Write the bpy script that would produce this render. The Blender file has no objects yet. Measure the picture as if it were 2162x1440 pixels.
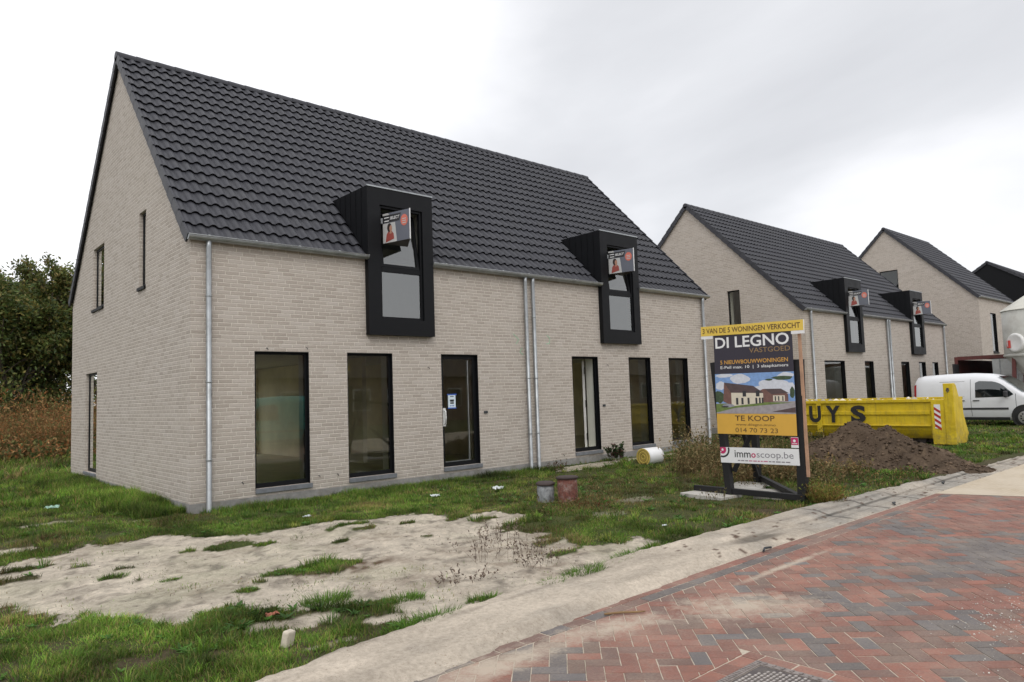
import bpy, math, random
import numpy as np
from mathutils import Matrix, Vector
PI = math.pi
sc = bpy.context.scene
C = sc.collection

# ------------------------------------------------------------------ camera
CAM = (-3.642, -11.489, 1.586)
cd = bpy.data.cameras.new('camera'); cam = bpy.data.objects.new('camera', cd); C.objects.link(cam)
R_ = (0.745749, -0.665373, -0.033732); U_ = (-0.025479, -0.079078, 0.996543); F_ = (0.66574, 0.742311, 0.075925)
cam.matrix_world = Matrix(((R_[0], U_[0], -F_[0], CAM[0]), (R_[1], U_[1], -F_[1], CAM[1]), (R_[2], U_[2], -F_[2], CAM[2]), (0, 0, 0, 1)))
cd.sensor_width = 36.0; cd.lens = 36 * 1508.46 / 2162; cd.clip_start = 0.05; cd.clip_end = 3000
sc.camera = cam

# ------------------------------------------------------------------ light
SUN_EL, SUN_AZ = math.radians(48), math.radians(238)       # azimuth of the sun, ccw from +X
W = bpy.data.worlds.new('World'); sc.world = W; W.use_nodes = True
nt = W.node_tree; nt.nodes.clear()
def wn(t, **k):
    n = nt.nodes.new(t)
    for a, b in k.items(): setattr(n, a, b)
    return n
sky = wn('ShaderNodeTexSky', sky_type='NISHITA'); sky.sun_disc = False; sky.sun_elevation = SUN_EL; sky.sun_rotation = PI / 2 - SUN_AZ
skm = wn('ShaderNodeVectorMath', operation='SCALE'); skm.inputs['Scale'].default_value = 0.1
nt.links.new(sky.outputs[0], skm.inputs[0])
tc = wn('ShaderNodeTexCoord')
mp = wn('ShaderNodeMapping'); mp.inputs['Scale'].default_value = (1.0, 1.0, 2.2); mp.inputs['Location'].default_value = (0.35, 0.1, 0.2)
nt.links.new(tc.outputs['Generated'], mp.inputs[0])
nz = wn('ShaderNodeTexNoise'); nz.inputs['Scale'].default_value = 1.5; nz.inputs['Detail'].default_value = 6; nz.inputs['Roughness'].default_value = 0.47; nz.inputs['Distortion'].default_value = 0.4
nt.links.new(mp.outputs[0], nz.inputs[0])
# a bank of thicker, greyer cloud towards the east, low over the houses
dp = wn('ShaderNodeVectorMath', operation='DOT_PRODUCT'); dp.inputs[1].default_value = (0.905, 0.32, 0.28)
nt.links.new(tc.outputs['Generated'], dp.inputs[0])
mr = wn('ShaderNodeMapRange'); mr.inputs['From Min'].default_value = 0.78; mr.inputs['From Max'].default_value = 1.0; mr.inputs['To Min'].default_value = 0.0; mr.inputs['To Max'].default_value = 1.0
nt.links.new(dp.outputs['Value'], mr.inputs['Value'])
ad = wn('ShaderNodeMath', operation='MULTIPLY_ADD'); nt.links.new(mr.outputs[0], ad.inputs[0]); ad.inputs[1].default_value = -0.20; fl = wn('ShaderNodeMath', operation='MULTIPLY_ADD'); fl.inputs[1].default_value = 0.6; fl.inputs[2].default_value = 0.20; nt.links.new(nz.outputs[0], fl.inputs[0]); nt.links.new(fl.outputs[0], ad.inputs[2])
cr = wn('ShaderNodeValToRGB'); e = cr.color_ramp.elements
e[0].position = 0.20; e[0].color = (0.58, 0.59, 0.62, 1); e[1].position = 0.475; e[1].color = (1.12, 1.12, 1.15, 1)
m1 = cr.color_ramp.elements.new(0.34); m1.color = (0.77, 0.78, 0.81, 1)
nt.links.new(ad.outputs[0], cr.inputs[0])
mx = wn('ShaderNodeMix', data_type='RGBA'); mx.inputs[0].default_value = 0.94
nt.links.new(skm.outputs[0], mx.inputs[6]); nt.links.new(cr.outputs[0], mx.inputs[7])
bg = wn('ShaderNodeBackground'); bg.inputs[1].default_value = 1.0
wo = wn('ShaderNodeOutputWorld'); nt.links.new(mx.outputs[2], bg.inputs[0]); nt.links.new(bg.outputs[0], wo.inputs[0])
sl = bpy.data.lights.new('sun', 'SUN'); sl.energy = 0.9; sl.angle = math.radians(30); sl.color = (1.0, 0.96, 0.9)
so = bpy.data.objects.new('sun', sl); C.objects.link(so)
sd = Vector((math.cos(SUN_EL) * math.cos(SUN_AZ), math.cos(SUN_EL) * math.sin(SUN_AZ), math.sin(SUN_EL)))
so.rotation_euler = sd.to_track_quat('Z', 'Y').to_euler(); so.location = (0, -20, 30)
sc.view_settings.view_transform = 'Standard'; sc.view_settings.look = 'None'; sc.view_settings.gamma = 1.0
sc.view_settings.exposure = 0.16

# ------------------------------------------------------------------ helpers
rng = np.random.default_rng(7); random.seed(7)
def thing(name, label, cat, loc=(0, 0, 0), rz=0, group=None):
    o = bpy.data.objects.new(name, None); C.objects.link(o); o.location = loc; o.rotation_euler = (0, 0, rz)
    o.empty_display_size = 0.2
    return tag(o, label, cat, group)
def tag(o, label=None, cat=None, group=None, kind=None):
    if label: o['label'] = label
    if cat: o['category'] = cat
    if group: o['group'] = group
    if kind: o['kind'] = kind
    return o
class MB:
    def __init__(s): s.v = []; s.f = []; s.m = []; s.sm = []
    def face(s, pts, m=0, smooth=False):
        b = len(s.v); s.v += [tuple(p) for p in pts]; s.f.append(tuple(range(b, b + len(pts)))); s.m.append(m); s.sm.append(smooth)
    def box(s, x0, x1, y0, y1, z0, z1, m=0, T=None):
        b = len(s.v)
        P = [(x0, y0, z0), (x1, y0, z0), (x1, y1, z0), (x0, y1, z0), (x0, y0, z1), (x1, y0, z1), (x1, y1, z1), (x0, y1, z1)]
        if T is not None: P = [tuple(T @ Vector(p)) for p in P]
        s.v += P
        for f in ((0, 3, 2, 1), (4, 5, 6, 7), (0, 1, 5, 4), (1, 2, 6, 5), (2, 3, 7, 6), (3, 0, 4, 7)):
            s.f.append(tuple(b + i for i in f)); s.m.append(m); s.sm.append(False)
    def bar(s, a, b, w, h=None, m=0, up=(0, 0, 1)):
        a = Vector(a); b = Vector(b); d = b - a; L = d.length; d.normalize(); h = h or w
        u = Vector(up)
        if abs(d.dot(u)) > 0.98: u = Vector((1, 0, 0))
        sx = d.cross(u).normalized(); sy = sx.cross(d).normalized()
        T = Matrix(((d.x, sx.x, sy.x, a.x), (d.y, sx.y, sy.y, a.y), (d.z, sx.z, sy.z, a.z), (0, 0, 0, 1)))
        s.box(0, L, -w / 2, w / 2, -h / 2, h / 2, m, T)
    def lathe(s, prof, n=24, c=(0, 0, 0), axis='z', m=0, a0=0, a1=2 * PI, caps=True, smooth=True):
        b = len(s.v); full = abs(a1 - a0 - 2 * PI) < 1e-6; k = n if full else n + 1
        def tr(r, h, a):
            x, y = r * math.cos(a), r * math.sin(a)
            p = {'z': (x, y, h), 'x': (h, x, y), 'y': (x, h, y)}[axis]
            return (p[0] + c[0], p[1] + c[1], p[2] + c[2])
        for r, h in prof:
            for i in range(k): s.v.append(tr(r, h, a0 + (a1 - a0) * i / n))
        for j in range(len(prof) - 1):
            for i in range(n):
                i2 = (i + 1) % k
                s.f.append((b + j * k + i, b + j * k + i2, b + (j + 1) * k + i2, b + (j + 1) * k + i)); s.m.append(m); s.sm.append(smooth)
        if caps and full:
            for j in (0, len(prof) - 1):
                if prof[j][0] > 1e-4:
                    s.f.append(tuple(b + j * k + i for i in range(k))); s.m.append(m); s.sm.append(False)
    def tube(s, pts, r, n=10, m=0, rs=None):
        pts = [Vector(p) for p in pts]; b = len(s.v)
        for i, p in enumerate(pts):
            d = (pts[min(i + 1, len(pts) - 1)] - pts[max(i - 1, 0)]).normalized()
            u = Vector((0, 0, 1)) if abs(d.z) < 0.95 else Vector((1, 0, 0))
            a = d.cross(u).normalized(); c = a.cross(d)
            rr = rs[i] if rs else r
            for k in range(n):
                t = 2 * PI * k / n; s.v.append(tuple(p + a * rr * math.cos(t) + c * rr * math.sin(t)))
        for i in range(len(pts) - 1):
            for k in range(n):
                s.f.append((b + i * n + k, b + i * n + (k + 1) % n, b + (i + 1) * n + (k + 1) % n, b + (i + 1) * n + k)); s.m.append(m); s.sm.append(True)
        s.f.append(tuple(b + k for k in range(n))); s.m.append(m); s.sm.append(False)
        s.f.append(tuple(b + (len(pts) - 1) * n + k for k in range(n))); s.m.append(m); s.sm.append(False)
    def build(s, name, mats, parent=None, bevel=0, label=None, loc=None):
        me = bpy.data.meshes.new(name); me.from_pydata(s.v, [], s.f); me.update()
        if not isinstance(mats, (list, tuple)): mats = [mats]
        for x in mats: me.materials.append(x)
        me.polygons.foreach_set('material_index', s.m); me.polygons.foreach_set('use_smooth', s.sm)
        o = bpy.data.objects.new(name, me); C.objects.link(o)
        if parent: o.parent = parent
        if loc: o.location = loc
        if bevel:
            b = o.modifiers.new('bevel', 'BEVEL'); b.width = bevel; b.segments = 2; b.limit_method = 'ANGLE'; b.angle_limit = math.radians(40)
        if label: o['label'] = label
        return o
def npmesh(name, verts, faces, mats, col=None, parent=None, smooth=False):
    """faces: list of int arrays (n,k)"""
    me = bpy.data.meshes.new(name)
    verts = np.asarray(verts, dtype=np.float32); me.vertices.add(len(verts)); me.vertices.foreach_set('co', verts.ravel())
    loops = np.concatenate([f.ravel() for f in faces]).astype(np.int32)
    tot = np.concatenate([np.full(len(f), f.shape[1], dtype=np.int32) for f in faces])
    st = np.concatenate([[0], np.cumsum(tot)[:-1]]).astype(np.int32)
    me.loops.add(len(loops)); me.loops.foreach_set('vertex_index', loops)
    me.polygons.add(len(tot)); me.polygons.foreach_set('loop_start', st); me.polygons.foreach_set('loop_total', tot)
    if smooth: me.polygons.foreach_set('use_smooth', np.ones(len(tot), dtype=bool))
    me.update(calc_edges=True)
    if not isinstance(mats, (list, tuple)): mats = [mats]
    for m in mats: me.materials.append(m)
    if col is not None:
        a = me.color_attributes.new('Col', 'FLOAT_COLOR', 'POINT')
        c = np.ones((len(verts), 4), dtype=np.float32); c[:, :col.shape[1]] = col; a.data.foreach_set('color', c.ravel())
    o = bpy.data.objects.new(name, me); C.objects.link(o)
    if parent: o.parent = parent
    return o

# value noise in numpy
_tab = rng.random((256, 256))
def vnoise(x, y, s=1.0, off=0):
    x = np.asarray(x, float) / s + off * 17.3 + 1000; y = np.asarray(y, float) / s + off * 9.1 + 1000
    xi = np.floor(x).astype(int); yi = np.floor(y).astype(int); fx = x - xi; fy = y - yi
    fx = fx * fx * (3 - 2 * fx); fy = fy * fy * (3 - 2 * fy)
    a = _tab[xi % 256, yi % 256]; b = _tab[(xi + 1) % 256, yi % 256]; c = _tab[xi % 256, (yi + 1) % 256]; d = _tab[(xi + 1) % 256, (yi + 1) % 256]
    return (a * (1 - fx) + b * fx) * (1 - fy) + (c * (1 - fx) + d * fx) * fy
def fbm(x, y, s, n=4, off=0):
    t = 0; a = 1; w = 0
    for i in range(n): t = t + a * vnoise(x, y, s, off + i); w += a; a *= .5; s *= .47
    return t / w

# ------------------------------------------------------------------ materials
class NT:
    def __init__(s, name):
        s.mat = bpy.data.materials.new(name); s.mat.use_nodes = True; s.t = s.mat.node_tree; s.t.nodes.clear()
        s.out = s.t.nodes.new('ShaderNodeOutputMaterial'); s.bsdf = s.t.nodes.new('ShaderNodeBsdfPrincipled')
        s.t.links.new(s.bsdf.outputs[0], s.out.inputs[0])
    def n(s, t, **k):
        n = s.t.nodes.new(t)
        for a, b in k.items(): setattr(n, a, b)
        return n
    def l(s, a, b): s.t.links.new(a, b)
    def put(s, inp, v):
        if hasattr(v, 'is_linked'): s.l(v, inp)
        else: inp.default_value = v
    def math(s, op, a, b=0.0, c=0.0):
        n = s.n('ShaderNodeMath', operation=op)
        s.put(n.inputs[0], a); s.put(n.inputs[1], b); s.put(n.inputs[2], c); return n.outputs[0]
    def mix(s, f, a, b, blend='MIX'):
        n = s.n('ShaderNodeMix', data_type='RGBA', blend_type=blend)
        s.put(n.inputs[0], f); s.put(n.inputs[6], rgb(a)); s.put(n.inputs[7], rgb(b)); return n.outputs[2]
    def noise(s, scale, detail=4, rough=.5, vec=None, dist=0, ch=0):
        n = s.n('ShaderNodeTexNoise'); n.inputs['Scale'].default_value = scale; n.inputs['Detail'].default_value = detail
        n.inputs['Roughness'].default_value = rough; n.inputs['Distortion'].default_value = dist
        if vec is None: vec = s.pos()
        s.l(vec, n.inputs['Vector']); return n.outputs[ch]
    def pos(s):
        if not hasattr(s, '_p'): s._p = s.n('ShaderNodeNewGeometry').outputs['Position']
        return s._p
    def obj(s):
        if not hasattr(s, '_o'): s._o = s.n('ShaderNodeTexCoord').outputs['Object']
        return s._o
    def ramp(s, v, stops):
        n = s.n('ShaderNodeValToRGB'); e = n.color_ramp.elements
        while len(e) > 1: e.remove(e[-1])
        e[0].position = stops[0][0]; e[0].color = rgb(stops[0][1])
        for p, c in stops[1:]: x = e.new(p); x.color = rgb(c)
        s.l(v, n.inputs[0]); return n.outputs[0]
    def rng(s, v, a, b, c=0., d=1.):
        n = s.n('ShaderNodeMapRange'); s.put(n.inputs[0], v); n.inputs[1].default_value = a; n.inputs[2].default_value = b
        n.inputs[3].default_value = c; n.inputs[4].default_value = d; return n.outputs[0]
    def bump(s, h, dist=.01, strength=1.0):
        n = s.n('ShaderNodeBump'); n.inputs['Distance'].default_value = dist; n.inputs['Strength'].default_value = strength
        s.l(h, n.inputs['Height']); s.l(n.outputs[0], s.bsdf.inputs['Normal'])
    def set(s, col=None, rough=None, metal=None, spec=None):
        if col is not None: s.put(s.bsdf.inputs['Base Color'], rgb(col))
        if rough is not None: s.put(s.bsdf.inputs['Roughness'], rough)
        if metal is not None: s.put(s.bsdf.inputs['Metallic'], metal)
        if spec is not None: s.bsdf.inputs['Specular IOR Level'].default_value = spec
        return s
def rgb(c):
    if isinstance(c, (tuple, list)):
        return tuple(c) + (1.0,) if len(c) == 3 else tuple(c)
    if isinstance(c, (int, float)): return (c, c, c, 1.0)
    return c
def S(r, g, b):   # sRGB 0-255 to linear
    f = lambda v: (v / 255 / 12.92) if v / 255 <= 0.04045 else ((v / 255 + 0.055) / 1.055) ** 2.4
    return (f(r), f(g), f(b))
def simple(name, col, rough=.6, var=.12, scale=6, metal=0, spec=.5, bump=0, dirt=None):
    m = NT(name); n = m.noise(scale, 5, .6)
    c = m.mix(m.rng(n, .3, .7), tuple(x * (1 - var) for x in col), tuple(min(1, x * (1 + var)) for x in col))
    if dirt:
        c = m.mix(m.math('MULTIPLY', m.rng(m.noise(scale * .45, 7, .7), .48, .72), dirt[1]), c, dirt[0])
    m.set(c, m.rng(n, .2, .8, rough * .85, min(1, rough * 1.15)), metal, spec)
    if bump: m.bump(m.noise(scale * 12, 4, .6), bump)
    return m.mat

def brick_mat(name, light=1.0):
    m = NT(name); sp = m.n('ShaderNodeSeparateXYZ'); m.l(m.pos(), sp.inputs[0])
    wob = m.math('MULTIPLY', m.math('SUBTRACT', m.noise(9, 2, .5), .5), .006)
    u = m.math('ADD', sp.outputs[0], sp.outputs[1]); v = m.math('ADD', sp.outputs[2], wob)
    H, L = 0.0645, 0.222
    vr = m.math('DIVIDE', m.math('ADD', v, 10), H); row = m.math('FLOOR', vr); fv = m.math('FRACT', vr)
    w1 = m.n('ShaderNodeTexWhiteNoise', noise_dimensions='1D'); m.l(row, w1.inputs['W'])
    par = m.math('MULTIPLY', m.math('MODULO', row, 2.0), .5)
    uo = m.math('ADD', m.math('DIVIDE', m.math('ADD', u, 100), L), m.math('ADD', par, m.math('MULTIPLY', w1.outputs[0], .42)))
    colm = m.math('FLOOR', uo); fu = m.math('FRACT', uo)
    cb = m.n('ShaderNodeCombineXYZ'); m.l(colm, cb.inputs[0]); m.l(row, cb.inputs[1])
    w2 = m.n('ShaderNodeTexWhiteNoise', noise_dimensions='2D'); m.l(cb.outputs[0], w2.inputs['Vector'])
    du = m.math('MULTIPLY', m.math('MINIMUM', fu, m.math('SUBTRACT', 1.0, fu)), L)
    dv = m.math('MULTIPLY', m.math('MINIMUM', fv, m.math('SUBTRACT', 1.0, fv)), H)
    d = m.math('MINIMUM', du, dv)
    edge = m.math('MULTIPLY', m.math('SUBTRACT', m.noise(60, 3, .6), .5), .006)
    mask = m.rng(m.math('ADD', d, edge), .0045, .0085)          # 0 mortar, 1 brick
    k = light
    bc = m.ramp(w2.outputs[0], [(0, (.272 * k, .236 * k, .205 * k)), (.3, (.325 * k, .285 * k, .25 * k)), (.6, (.36 * k, .32 * k, .285 * k)), (.85, (.39 * k, .352 * k, .32 * k)), (1, (.305 * k, .265 * k, .232 * k))])
    bc = m.mix(m.rng(m.noise(45, 5, .7), .3, .75), bc, m.mix(.5, bc, (.47 * k, .42 * k, .37 * k)))
    big = m.rng(m.noise(.55, 4, .6), .35, .7)
    bc = m.mix(m.math('MULTIPLY', big, .35), bc, (.40 * k, .352 * k, .305 * k))
    mc = m.mix(m.rng(m.noise(25, 4), .3, .7), (.46 * k, .42 * k, .365 * k), (.57 * k, .53 * k, .47 * k))
    c = m.mix(mask, mc, bc)
    # splash dirt and small smudges just above the ground
    low = m.math('MULTIPLY', m.rng(sp.outputs[2], .05, .5, 1, 0), m.rng(m.noise(5, 6, .7), .4, .7))
    c = m.mix(m.math('MULTIPLY', low, .35), c, (.20, .18, .14))
    m.set(c, .9, spec=.25)
    h = m.math('ADD', mask, m.math('MULTIPLY', m.noise(80, 4, .6), .5))
    m.bump(h, .006, .9); return m.mat
def attr_mat(name, rough=.8, bump=None, spec=.3, trans=False, var=0.0):
    m = NT(name); a = m.n('ShaderNodeAttribute', attribute_name='Col'); c = a.outputs[0]
    if var: c = m.mix(m.rng(m.noise(30, 5, .7), .25, .75), m.mix(1, c, (1 - var,) * 3, 'MULTIPLY'), m.mix(1, c, (1 + var,) * 3, 'MULTIPLY'))
    m.set(c, rough, spec=spec)
    if bump: m.bump(m.noise(bump[0], 5, .65), bump[1])
    if trans:
        tr = m.n('ShaderNodeBsdfTranslucent'); m.l(c, tr.inputs[0]); ms = m.n('ShaderNodeMixShader'); ms.inputs[0].default_value = .35
        m.l(m.bsdf.outputs[0], ms.inputs[1]); m.l(tr.outputs[0], ms.inputs[2]); m.l(ms.outputs[0], m.out.inputs[0])
    return m.mat
def glass_mat(name, tint=(.78, .82, .76), ior=1.75, dirt=.02):
    m = NT(name)
    tr = m.n('ShaderNodeBsdfTransparent'); tr.inputs[0].default_value = rgb(tint)
    gl = m.n('ShaderNodeBsdfGlossy'); gl.inputs['Roughness'].default_value = .0; gl.inputs[0].default_value = (.95, .97, .96, 1)
    fr = m.n('ShaderNodeFresnel'); fr.inputs[0].default_value = ior
    bp = m.n('ShaderNodeBump'); bp.inputs['Distance'].default_value = .02; bp.inputs['Strength'].default_value = .05; m.l(m.noise(.9, 1, .4), bp.inputs['Height'])
    m.l(bp.outputs[0], gl.inputs['Normal'])
    ms = m.n('ShaderNodeMixShader'); m.l(m.math('ADD', fr.outputs[0], .02), ms.inputs[0]); m.l(tr.outputs[0], ms.inputs[1]); m.l(gl.outputs[0], ms.inputs[2])
    df = m.n('ShaderNodeBsdfDiffuse'); df.inputs[0].default_value = (.5, .5, .47, 1)
    m2 = m.n('ShaderNodeMixShader'); m.put(m2.inputs[0], m.rng(m.noise(3, 6, .7), .4, .8, 0, dirt)); m.l(ms.outputs[0], m2.inputs[1]); m.l(df.outputs[0], m2.inputs[2])
    m.l(m2.outputs[0], m.out.inputs[0]); return m.mat

M = {}
M['brick'] = brick_mat('light_brick', 1.18)
M['tile'] = simple('roof_tile', (.038, .039, .047), .55, .22, 3.0, spec=.36, bump=.0015, dirt=((.070, .070, .072), .35))
M['black'] = simple('black_aluminium', (.0045, .005, .0065), .55, .15, 5, spec=.22)
M['blackclad'] = simple('black_cladding', (.005, .0055, .007), .6, .2, 4, spec=.2)
M['zinc'] = simple('zinc', (.36, .38, .39), .42, .18, 7, metal=.75, dirt=((.16, .16, .15), .5))
M['zinclip'] = simple('bright_zinc', (.62, .64, .64), .35, .1, 9, metal=.8)
M['stone'] = simple('bluestone', (.155, .165, .18), .65, .2, 12, bump=.001)
M['plinth'] = simple('plinth_stone', (.24, .235, .225), .85, .25, 9, bump=.003, dirt=((.17, .15, .11), .6))
M['plaster'] = simple('plaster', (.70, .70, .63), .85, .06, 3)
M['inner'] = simple('raw_plaster', (.74, .68, .50), .9, .12, 1.5, bump=.003)
M['screed'] = simple('screed_floor', (.50, .46, .30), .8, .15, 2)
M['white'] = simple('white_paint', (.72, .72, .70), .5, .05, 3, dirt=((.45, .43, .38), .25))
M['glass'] = glass_mat('window_glass', (.95, .97, .93), 1.70)
M['glass_up'] = glass_mat('dormer_glass', (.5, .54, .55), 2.3)
M['car_glass'] = glass_mat('car_glass', (.10, .13, .13), 1.9)
M['leaf'] = attr_mat('leaf', .55, spec=.35, trans=True)
M['grassm'] = attr_mat('grass_blade', .6, spec=.25, trans=True)
M['dry'] = attr_mat('dry_stem', .85, spec=.15, trans=True)
M['bark'] = simple('bark', (.075, .06, .045), .9, .3, 8, bump=.01)
M['blue_tape'] = simple('blue_tape', (.02, .09, .42), .5, .1)
M['paper'] = simple('paper', (.62, .72, .78), .7, .05)
M['ink'] = simple('ink', (.03, .035, .04), .7, .05)

# ------------------------------------------------------------------ masks of the ground
SAND = np.array([(-6, -2.3), (-2.6, -2.14), (-2.39, -2.06), (-2.19, -2.08), (-1.87, -1.99), (-1.72, -1.52), (-1.51, -1.78), (-.97, -1.67), (-.67, -1.86), (-.33, -2.49), (.13, -2.78), (.51, -2.61), (.96, -2.63), (1.27, -2.87), (1.94, -3.14), (2.2, -3.49), (1.97, -3.97), (2.6, -3.83), (2.85, -4.36), (2.61, -4.64), (1.95, -4.63), (2.26, -5.37), (2.14, -5.93), (1.93, -6.28), (2.32, -6.39), (2.77, -6.43), (2.67, -6.71), (2.5, -6.9), (2.2, -6.87), (1.93, -6.95), (1.6, -7.02), (1.5, -7.6), (-.3, -7.6), (-.50, -7.17), (-.55, -7.1), (-.71, -7.0), (-.97, -6.96), (-.93, -6.82), (-.87, -6.72), (-.62, -6.9), (-.42, -6.45), (-.63, -6.26), (-.83, -6.35), (-1.02, -6.21), (-1.14, -6.25), (-1.38, -5.97), (-1.48, -5.62), (-1.69, -5.63), (-1.92, -5.86), (-2.06, -5.67), (-2.13, -5.32), (-2.27, -5.26), (-2.35, -4.89), (-2.45, -5.13), (-2.56, -4.89), (-2.6, -4.67), (-2.64, -4.44), (-2.73, -4.29), (-2.8, -4.06), (-6, -3.8)])
def in_poly(x, y, P):
    r = np.zeros(x.shape, bool); n = len(P)
    for i in range(n):
        x0, y0 = P[i]; x1, y1 = P[(i + 1) % n]
        if y0 == y1: continue
        c = ((y0 > y) != (y1 > y)) & (x < (x1 - x0) * (y - y0) / (y1 - y0) + x0); r ^= c
    return r
# islands of grass inside the sand: x, y, rx, ry, bright
TUFTS = [(-2.66, -3.06, .30, .12, 0), (-2.42, -2.55, .25, .08, 0), (-.56, -3.12, .26, .20, 0), (-.25, -3.35, .16, .10, 0), (2.2, -5.6, .3, .1, 0), (1.0, -3.1, .25, .07, 0), (.4, -3.9, .1, .07, 0), (1.9, -5.8, .22, .08, 0), (-1.88, -3.71, .12, .07, 0), (-1.7, -3.4, .12, .05, 0), (-.32, -4.93, .36, .27, 1), (-.70, -4.80, .17, .14, 0), (-1.19, -5.21, .09, .08, 0), (-1.0, -5.0, .07, .05, 0), (.96, -3.45, .18, .09, 0), (.70, -3.2, .1, .06, 0), (.94, -7.13, .17, .08, 0), (.48, -7.15, .13, .05, 0), (-.07, -7.0, .11, .07, 0), (1.37, -7.08, .2, .06, 0), (1.88, -7.05, .35, .12, 0), (1.24, -4.43, .09, .05, 0), (-1.52, -4.24, .08, .04, 0), (-1.75, -4.0, .05, .03, 0), (1.6, -6.3, .3, .06, 0), (2.0, -5.0, .12, .06, 0), (-1.0, -3.0, .1, .05, 0), (2.3, -4.2, .2, .1, 0), (1.55, -3.6, .1, .06, 0), (-2.0, -2.9, .07, .05, 0)]
BARE = [(-2.5, -1.35, .35, .2, 1), (-1.7, .65, .4, .18, .8), (-.9, 0.0, .3, .12, .5), (9.6, -.45, 2.3, .3, .9), (7.9, -.9, .9, .28, .8), (12.2, -1.3, 1.4, .35, .6), (1.93, -4.45, .3, .12, .5), (-1.22, -6.45, .26, .12, .9), (-.80, -6.85, .22, .08, .9), (-1.55, -6.35, .13, .08, .8), (-1.35, -7.05, .2, .05, .7), (3.6, -5.2, .35, .15, .35), (4.8, -4.6, .5, .2, .3), (5.0, -.5, 1.6, .10, .5)]
def sandmask(x, y):
    px = x + (fbm(x, y, .3, 5, 3) - .5) * .36 + (vnoise(x, y, .04, 15) - .5) * .12; py = y + (fbm(x, y, .28, 5, 8) - .5) * .32 + (vnoise(x, y, .035, 16) - .5) * .12
    tx = x + (fbm(x, y, .16, 3, 103) - .5) * .16; ty = y + (fbm(x, y, .14, 3, 108) - .5) * .14
    s = in_poly(px, py, SAND).astype(float)
    for (a, b, rx, ry, k) in TUFTS:
        d = ((tx - a) / rx) ** 2 + ((ty - b) / ry) ** 2
        s = np.where(d < 1, 0, s)
    for (a, b, rx, ry, k) in BARE:
        d = ((tx - a) / rx) ** 2 + ((ty - b) / ry) ** 2
        s = np.where((d < 1) & (s < k), k, s)
    return s
def kerb_y(x): return np.interp(x, [-6, -4, -1.9, -.46, 1.5, 5, 9.5, 14, 40], [-7.7, -7.6, -7.43, -7.20, -7.06, -7.05, -7.36, -7.44, -7.44]) + (fbm(x, x * 0, .4, 4, 5) - .5) * .16
PILES = [(11.55, -5.05, 1.25, .74), (11.35, -5.80, 1.25, .68), (11.0, -6.5, .95, .42), (10.7, -7.1, .75, .22), (12.2, -5.3, 1.2, .4)]
def ground_z(x, y):
    z = (fbm(x, y, 3.0, 3, 1) - .5) * .10 + (fbm(x, y, .35, 4, 2) - .5) * .035
    z = z - .02
    z = z * np.clip((-7.05 - y) * -3, 0.15, 1)
    far = np.clip((np.hypot(x - 5, y + 5) - 60) / 200, 0, 1)
    z = z * (1 - far)
    near_wall = np.exp(-np.clip(np.abs(y), 0, 9) ** 2 / .5) * ((x > -1) & (x < 36))
    z = z * (1 - near_wall) - .05 * near_wall
    z = np.where((x > 0.2) & (x < 48) & (y > 0.1) & (y < 8.6), -.12, z)
    return z
def pile_z(x, y):
    z = np.zeros_like(x)
    for (a, b, r, h) in PILES:
        d = np.hypot(x - a, y - b) / r + (fbm(x, y, .7, 3, 11) - .5) * .35
        z = np.maximum(z, h * np.clip(1 - d, 0, 1) ** .9 * 1.15)
    return z

# ------------------------------------------------------------------ ground
def axis(segs):
    out = [segs[0][0]]
    for a, b, st in segs:
        n = max(1, int(round((b - a) / st))); out += list(np.linspace(a, b, n + 1)[1:])
    return np.array(out)
gx = axis([(-900, -200, 175), (-200, -40, 20), (-40, -6, 1), (-6, 6, .045), (6, 15, .09), (15, 36, .35), (36, 80, 4), (80, 300, 25), (300, 1200, 180)])
gy = axis([(-900, -200, 175), (-200, -40, 20), (-40, -14, 2), (-14, -7.8, .8), (-7.8, 1, .045), (1, 30, .4), (30, 80, 5), (80, 300, 25), (300, 1200, 180)])
X, Y = np.meshgrid(gx, gy, indexing='ij'); x = X.ravel(); y = Y.ravel()
z = ground_z(x, y); sm = sandmask(x, y)
z = z - .02 * sm * (1 - fbm(x, y, .25, 3, 14) * 1.4) + .022 * (fbm(x, y, .09, 3, 31) - .5) * sm
road_side = y < kerb_y(x)
z = np.where(road_side, np.minimum(z, -.10), z)
n1 = fbm(x, y, .25, 4, 20)[:, None]; n2 = fbm(x, y, 1.3, 3, 21)[:, None]; n3 = fbm(x, y, .09, 3, 22)[:, None]
sandc = np.array([.62, .55, .455]) * (0.72 + .50 * n1) * (0.78 + .44 * n3) * (.86 + .28 * fbm(x, y, .05, 2, 39)[:, None])
gt_ = np.clip((fbm(x, y, .7, 4, 40)[:, None] - .5) * 4, 0, 1); sandc = sandc * (1 - .35 * gt_) + np.array([.40, .40, .27]) * .35 * gt_
sandc = np.where(n2 > .52, sandc, sandc * np.array([1.03, 1.03, 1.03]))
brownish = np.clip((fbm(x, y, .5, 4, 27)[:, None] - .42) * 5, 0, 1) * (np.clip(1.4 - np.hypot((x - .95) / 1.3, (y + 6.1) / .95), 0, 1)[:, None])
brownish = brownish * np.clip((fbm(x, y, .13, 3, 28)[:, None] - .30) * 3, 0, 1); sandc = sandc * (1 - .72 * brownish) + np.array([.20, .145, .105]) * .72 * brownish
grayc = np.clip((fbm(x, y, .12, 3, 33)[:, None] - .62) * 9, 0, 1); sandc = sandc * (1 - .4 * grayc)
bl_ = np.clip((fbm(x, y, .9, 5, 35)[:, None] - .53) * 6, 0, 1) * np.clip((fbm(x, y, .10, 3, 36)[:, None] - .35) * 3, 0, 1); sandc = sandc * (1 - .42 * bl_) + np.array([.21, .16, .11]) * .42 * bl_
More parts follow.
